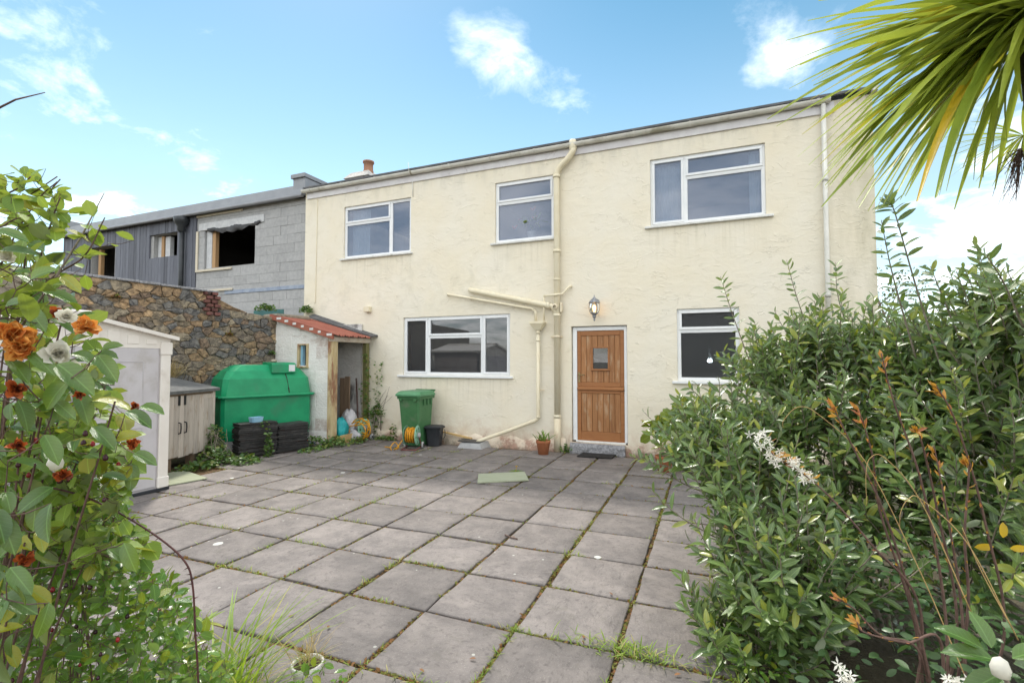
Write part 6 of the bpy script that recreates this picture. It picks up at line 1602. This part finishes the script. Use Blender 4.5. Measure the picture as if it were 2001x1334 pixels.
foliage(cam_, T_CAM, [at(a, b, d) for a, b, c, e, d in hand], [at(c, e, d-.015)-at(a, b, d) for a, b, c, e, d in hand], [ray(a, b)*-1.+np.array((0, 0, .9))+rng.normal(size=3)*.2 for a, b, *_ in hand], [float(np.linalg.norm(at(c, e, d)-at(a, b, d)))*1.05 for a, b, c, e, d in hand], 'camellia_leaf', len(hand))
twig_net(cam_, np.concatenate([P_-norm(D)*.04, [at(a, b, d) for a, b, c, e, d in hand]]), cb, .0016, 'bark_red')
br_ = []
for k in rng.choice(n, 26, replace=False):
    b0 = cb+rng.normal(size=3)*(.03, .03, 0); e = P_[k]; mid = np.array([b0[0]*.5+e[0]*.5-.06, b0[1]*.5+e[1]*.5, e[2]*.55]); br_.append(smooth_path([b0, mid, e], 5))
stems_mesh(cam_, br_, .0045, .002, 'bark_red', 'branch', 5)
def bloom(parent, c, size, mat, seed, npet=26, ragged=.25, name='flower'):
    size *= .66
    r3 = np.random.default_rng(seed); ax = norm(-ray(100, 700)+np.array((.25, 0, .35))+r3.normal(size=3)*.35); a = norm(np.cross(ax, (0, .2, 1))); b = np.cross(ax, a)
    pos, D, U, S_ = [], [], [], []
    for k in range(npet):
        u_ = k/npet; th = k*2.4; tilt = .95-.85*u_
        pos.append(np.array(c)+ax*size*.12*u_); D.append((a*math.cos(th)+b*math.sin(th))*tilt+ax*(1-tilt*.75)+r3.normal(size=3)*ragged*.5); U.append(ax+r3.normal(size=3)*ragged-(a*math.cos(th)+b*math.sin(th))*.4); S_.append(size*(.62-.32*u_)*r3.uniform(.85, 1.15))
    V, F = place(leaf_t(.85, 4, .3, -.25, .6, .02), np.array(pos)-ROOT[parent], np.array(D), np.array(U), np.array(S_))
    return link(name, mesh_np(name, V, F, mat, True), parent)
for k, (x, y, s_) in enumerate(((118, 690, .085), (130, 620, .055), (15, 505, .05), (140, 720, .05))): bloom(cam_, at(x, y, 1.02), s_, 'white_petal', 40+k, 30, .18)
for k, (x, y, s_) in enumerate(((25, 660, .10), (170, 640, .06), (45, 680, .08))): bloom(cam_, at(x, y, 1.0), s_, 'orange_petal', 60+k, 60, .8)
for k, (x, y, s_) in enumerate(((30, 760, .06), (262, 795, .035), (255, 868, .045), (125, 928, .05), (115, 610, .045), (50, 1090, .05), (100, 705, .04), (35, 870, .05), (155, 770, .03))): bloom(cam_, at(x, y, 1.03), s_, 'rust_petal', 80+k, 34, .7)
m = MB(); q = at(108, 905, 1.0); m.lathe([(0, -.016), (.012, -.010), (.014, .0), (.010, .012), (0, .017)], tuple(q), n=12); m.build('bud', 'white_petal', cam_)
# bramble and hawthorn-like sprays at the top and through the bush
bb = at(-60, 1450, 1.5); bb[2] = 0
brm = thing('bramble', tuple(bb), 'yellow green bramble sprays and arching cane at the left', 'shrub')
T_BR = leaf_t(.72, 4, .18, .15, .4)
canes = [[at(-30, 640, 1.35), at(20, 480, 1.3), at(75, 390, 1.3), at(112, 355, 1.3)], [at(20, 700, 1.3), at(80, 500, 1.28), at(105, 420, 1.28), at(118, 385, 1.28)], [at(-20, 660, 1.3), at(100, 545, 1.25), at(165, 500, 1.2), at(205, 425, 1.2)],
         [at(-40, 450, 1.3), at(0, 390, 1.3), at(40, 365, 1.3), at(60, 345, 1.3)], [at(-60, 520, 1.2), at(10, 440, 1.2), at(60, 420, 1.2)]]
LP, LD, LU, LS = [], [], [], []
for P0 in canes:
    pp = smooth_path([bb]+[(bb+P0[0])/2+(0, 0, .2)]+P0, 8); m = len(pp); mb = MB(); mb.tube(pp, [.0035-.002*i/(m-1) for i in range(m)], 6); mb.build('cane', 'bark_red', brm)
    for k in range(26):
        i = int(m*(.5+.5*k/26)); i = min(i, m-2); LP.append(pp[i]+rng.normal(size=3)*.02); dd = norm(pp[i+1]-pp[i]); LD.append(dd*.3+rdir(1)[0]*.9+np.array((0, 0, -.1))); LU.append(np.array((rng.normal()*.5, rng.normal()*.5-.3, 1.))); LS.append(.043*rng.uniform(.6, 1.2))
P_ = fill([(-40, 880), (120, 860), (200, 880), (270, 900), (265, 960), (230, 1000), (290, 1060), (220, 1130), (40, 1080), (-40, 1100)], 330, 1.15, 1.6)
P_ = np.concatenate([P_, fill([(-40, 350), (60, 350), (110, 420), (130, 560), (-40, 620)], 80, 1.2, 1.5), fill([(150, 780), (240, 790), (260, 880), (180, 900)], 50, 1.2, 1.4), fill([(40, 600), (170, 630), (215, 720), (225, 800), (190, 860), (265, 900), (240, 990), (40, 990)], 170, 1.2, 1.5)])
n = len(P_); D = rdir(n)+np.array((.3, 0, -.1)); U = np.stack([rng.normal(size=n)*.5, rng.normal(size=n)*.5-.2, np.ones(n)], 1)
foliage(brm, T_BR, np.concatenate([LP, P_]), np.concatenate([LD, D]), np.concatenate([LU, U]), np.concatenate([LS, .052*rng.uniform(.6, 1.2, n)]), 'bramble_leaf', 290)
twig_net(brm, np.concatenate([LP, P_]), bb, .0011, 'bark_red')
arch = [at(-20, 935, 1.25), at(60, 945, 1.25), at(150, 965, 1.25), at(230, 1000, 1.25), at(310, 1050, 1.25), at(360, 1095, 1.25), at(376, 1140, 1.25), at(382, 1240, 1.25), at(388, 1360, 1.25), at(390, 1700, 1.25)]
m = MB(); pp = smooth_path([tuple(p) for p in arch], 6); m.tube(pp, .0023, 6)
for k in range(4, len(pp)-4, 2):
    th = rdir(1)[0]; m.tube([pp[k], pp[k]+norm(np.cross(th, pp[k+1]-pp[k]))*.011], [.0022, .0003], 4)
m.build('arching_cane', 'bramble_cane', brm)
m = MB(); m.tube([at(40, 640, 1.2), at(110, 540, 1.2), at(160, 460, 1.2), at(204, 377, 1.2)], [.003, .0026, .0022, .0009], 6); m.build('bare_cane', 'bark_grey', brm)
m = MB(); m.tube([at(-30, 225, 1.2), at(30, 195, 1.2), at(88, 181, 1.2)], [.003, .0022, .001], 5); m.build('bare_twig', 'bark_red', brm)
for a_, b_ in (((60, 380), (112, 345)), ((100, 370), (118, 350))):
    m = MB(); m.tube([at(*a_, 1.3), at(*b_, 1.3)], .0015, 5); m.build('bare_twig', 'bark_red', brm)
# glossy rose bush with hips below
rb = at(120, 1500, 1.7); rb[2] = 0
rs = thing('rose_bush', tuple(rb), 'small leaved glossy rose bush with dark hips at the lower left', 'shrub')
T_RO = leaf_t(.62, 4, .25, .15, .4)
P_ = np.concatenate([fill([(-40, 1080), (120, 1090), (260, 1110), (330, 1120), (380, 1200), (440, 1290), (470, 1360), (-40, 1400)], 2300, 1.35, 2.0), fill([(60, 960), (230, 980), (280, 1040), (300, 1120), (60, 1120)], 520, 1.45, 1.9), fill([(-40, 760), (130, 780), (190, 850), (230, 960), (230, 1100), (-40, 1100)], 1300, 1.3, 1.9), fill([(560, 1310), (640, 1290), (690, 1340), (560, 1360)], 34, 1.7, 1.85)])
n = len(P_); D = rdir(n)*.8+np.array((.2, 0, .2)); U = np.stack([rng.normal(size=n)*.5, rng.normal(size=n)*.5-.2, np.ones(n)], 1)
foliage(rs, T_RO, P_, D, U, .040*rng.uniform(.6, 1.25, n), 'rose_leaf', 280)
twig_net(rs, P_, rb, .001, 'bark_red')
br_ = []
for k in rng.choice(n, 34, replace=False):
    b0 = rb+rng.normal(size=3)*(.15, .1, 0); e = P_[k]; mid = b0*.4+e*.6; mid[2] = e[2]*.5; br_.append(smooth_path([b0, mid, e], 4))
stems_mesh(rs, br_, .003, .0014, 'bark_red', 'branch', 4)
for k in range(40):
    q = (fill([(0, 840), (200, 830), (240, 900), (200, 1000), (0, 1000)], 1, 1.1, 1.3) if k < 22 else fill([(0, 1180), (150, 1100), (420, 1290), (150, 1334), (0, 1334)], 1, 1.3, 1.45))[0]
    m = MB(); s_ = rng.uniform(.7, 1.2); m.lathe([(0, -.006*s_), (.0045*s_, -.004*s_), (.0055*s_, 0), (.004*s_, .005*s_), (.0015*s_, .008*s_), (0, .008*s_)], tuple(q), n=8); m.build('rose_hip', 'hip_red' if k % 3 == 0 else 'hip_dark', rs)
# tall grass tuft
gq = onz(440, 1385); gt = thing('grass_tuft', tuple(gq), 'tall arching green grass clump beside the small white pot', 'grass')
n = 170; th = rng.uniform(0, 6.28, n); le = rng.uniform(.1, .75, n); D = np.stack([np.cos(th)*le, np.sin(th)*le, np.ones(n)], 1)
foliage(gt, leaf_t(.028, 9, .2, .55, .3), gq+np.stack([rng.normal(size=n)*.09, rng.normal(size=n)*.07, np.zeros(n)], 1), D, np.stack([-D[:, 0], -D[:, 1], np.full(n, .2)], 1), .46*rng.uniform(.5, 1.2, n), 'grass_blade', n, 'blade')
n = 170; th = rng.uniform(0, 6.28, n); D = np.stack([np.cos(th)*.9, np.sin(th)*.9, rng.uniform(.2, 1., n)], 1)
foliage(gt, leaf_t(.022, 6, .2, .6, .3), gq+np.stack([rng.normal(size=n)*.1, rng.normal(size=n)*.08, np.zeros(n)], 1), D, np.stack([-D[:, 0], -D[:, 1], np.full(n, .3)], 1), .26*rng.uniform(.5, 1.2, n), 'dry_blade', 60, 'dry_blade', 'dry_blades')
lv = onz(395, 1330)+(0, 0, .28); foliage(gt, leaf_t(.2, 5, .2, .35), np.repeat([lv], 7, 0), [(.9, .1, .4), (-.8, .2, .3), (.4, .6, .7), (-.4, -.5, .6), (.1, .1, 1), (.8, -.4, .2), (-.2, .7, .4)], [(0, 0, 1)]*7, [.12, .13, .1, .1, .09, .12, .1], 'bramble_leaf', 7, 'broad_leaf')
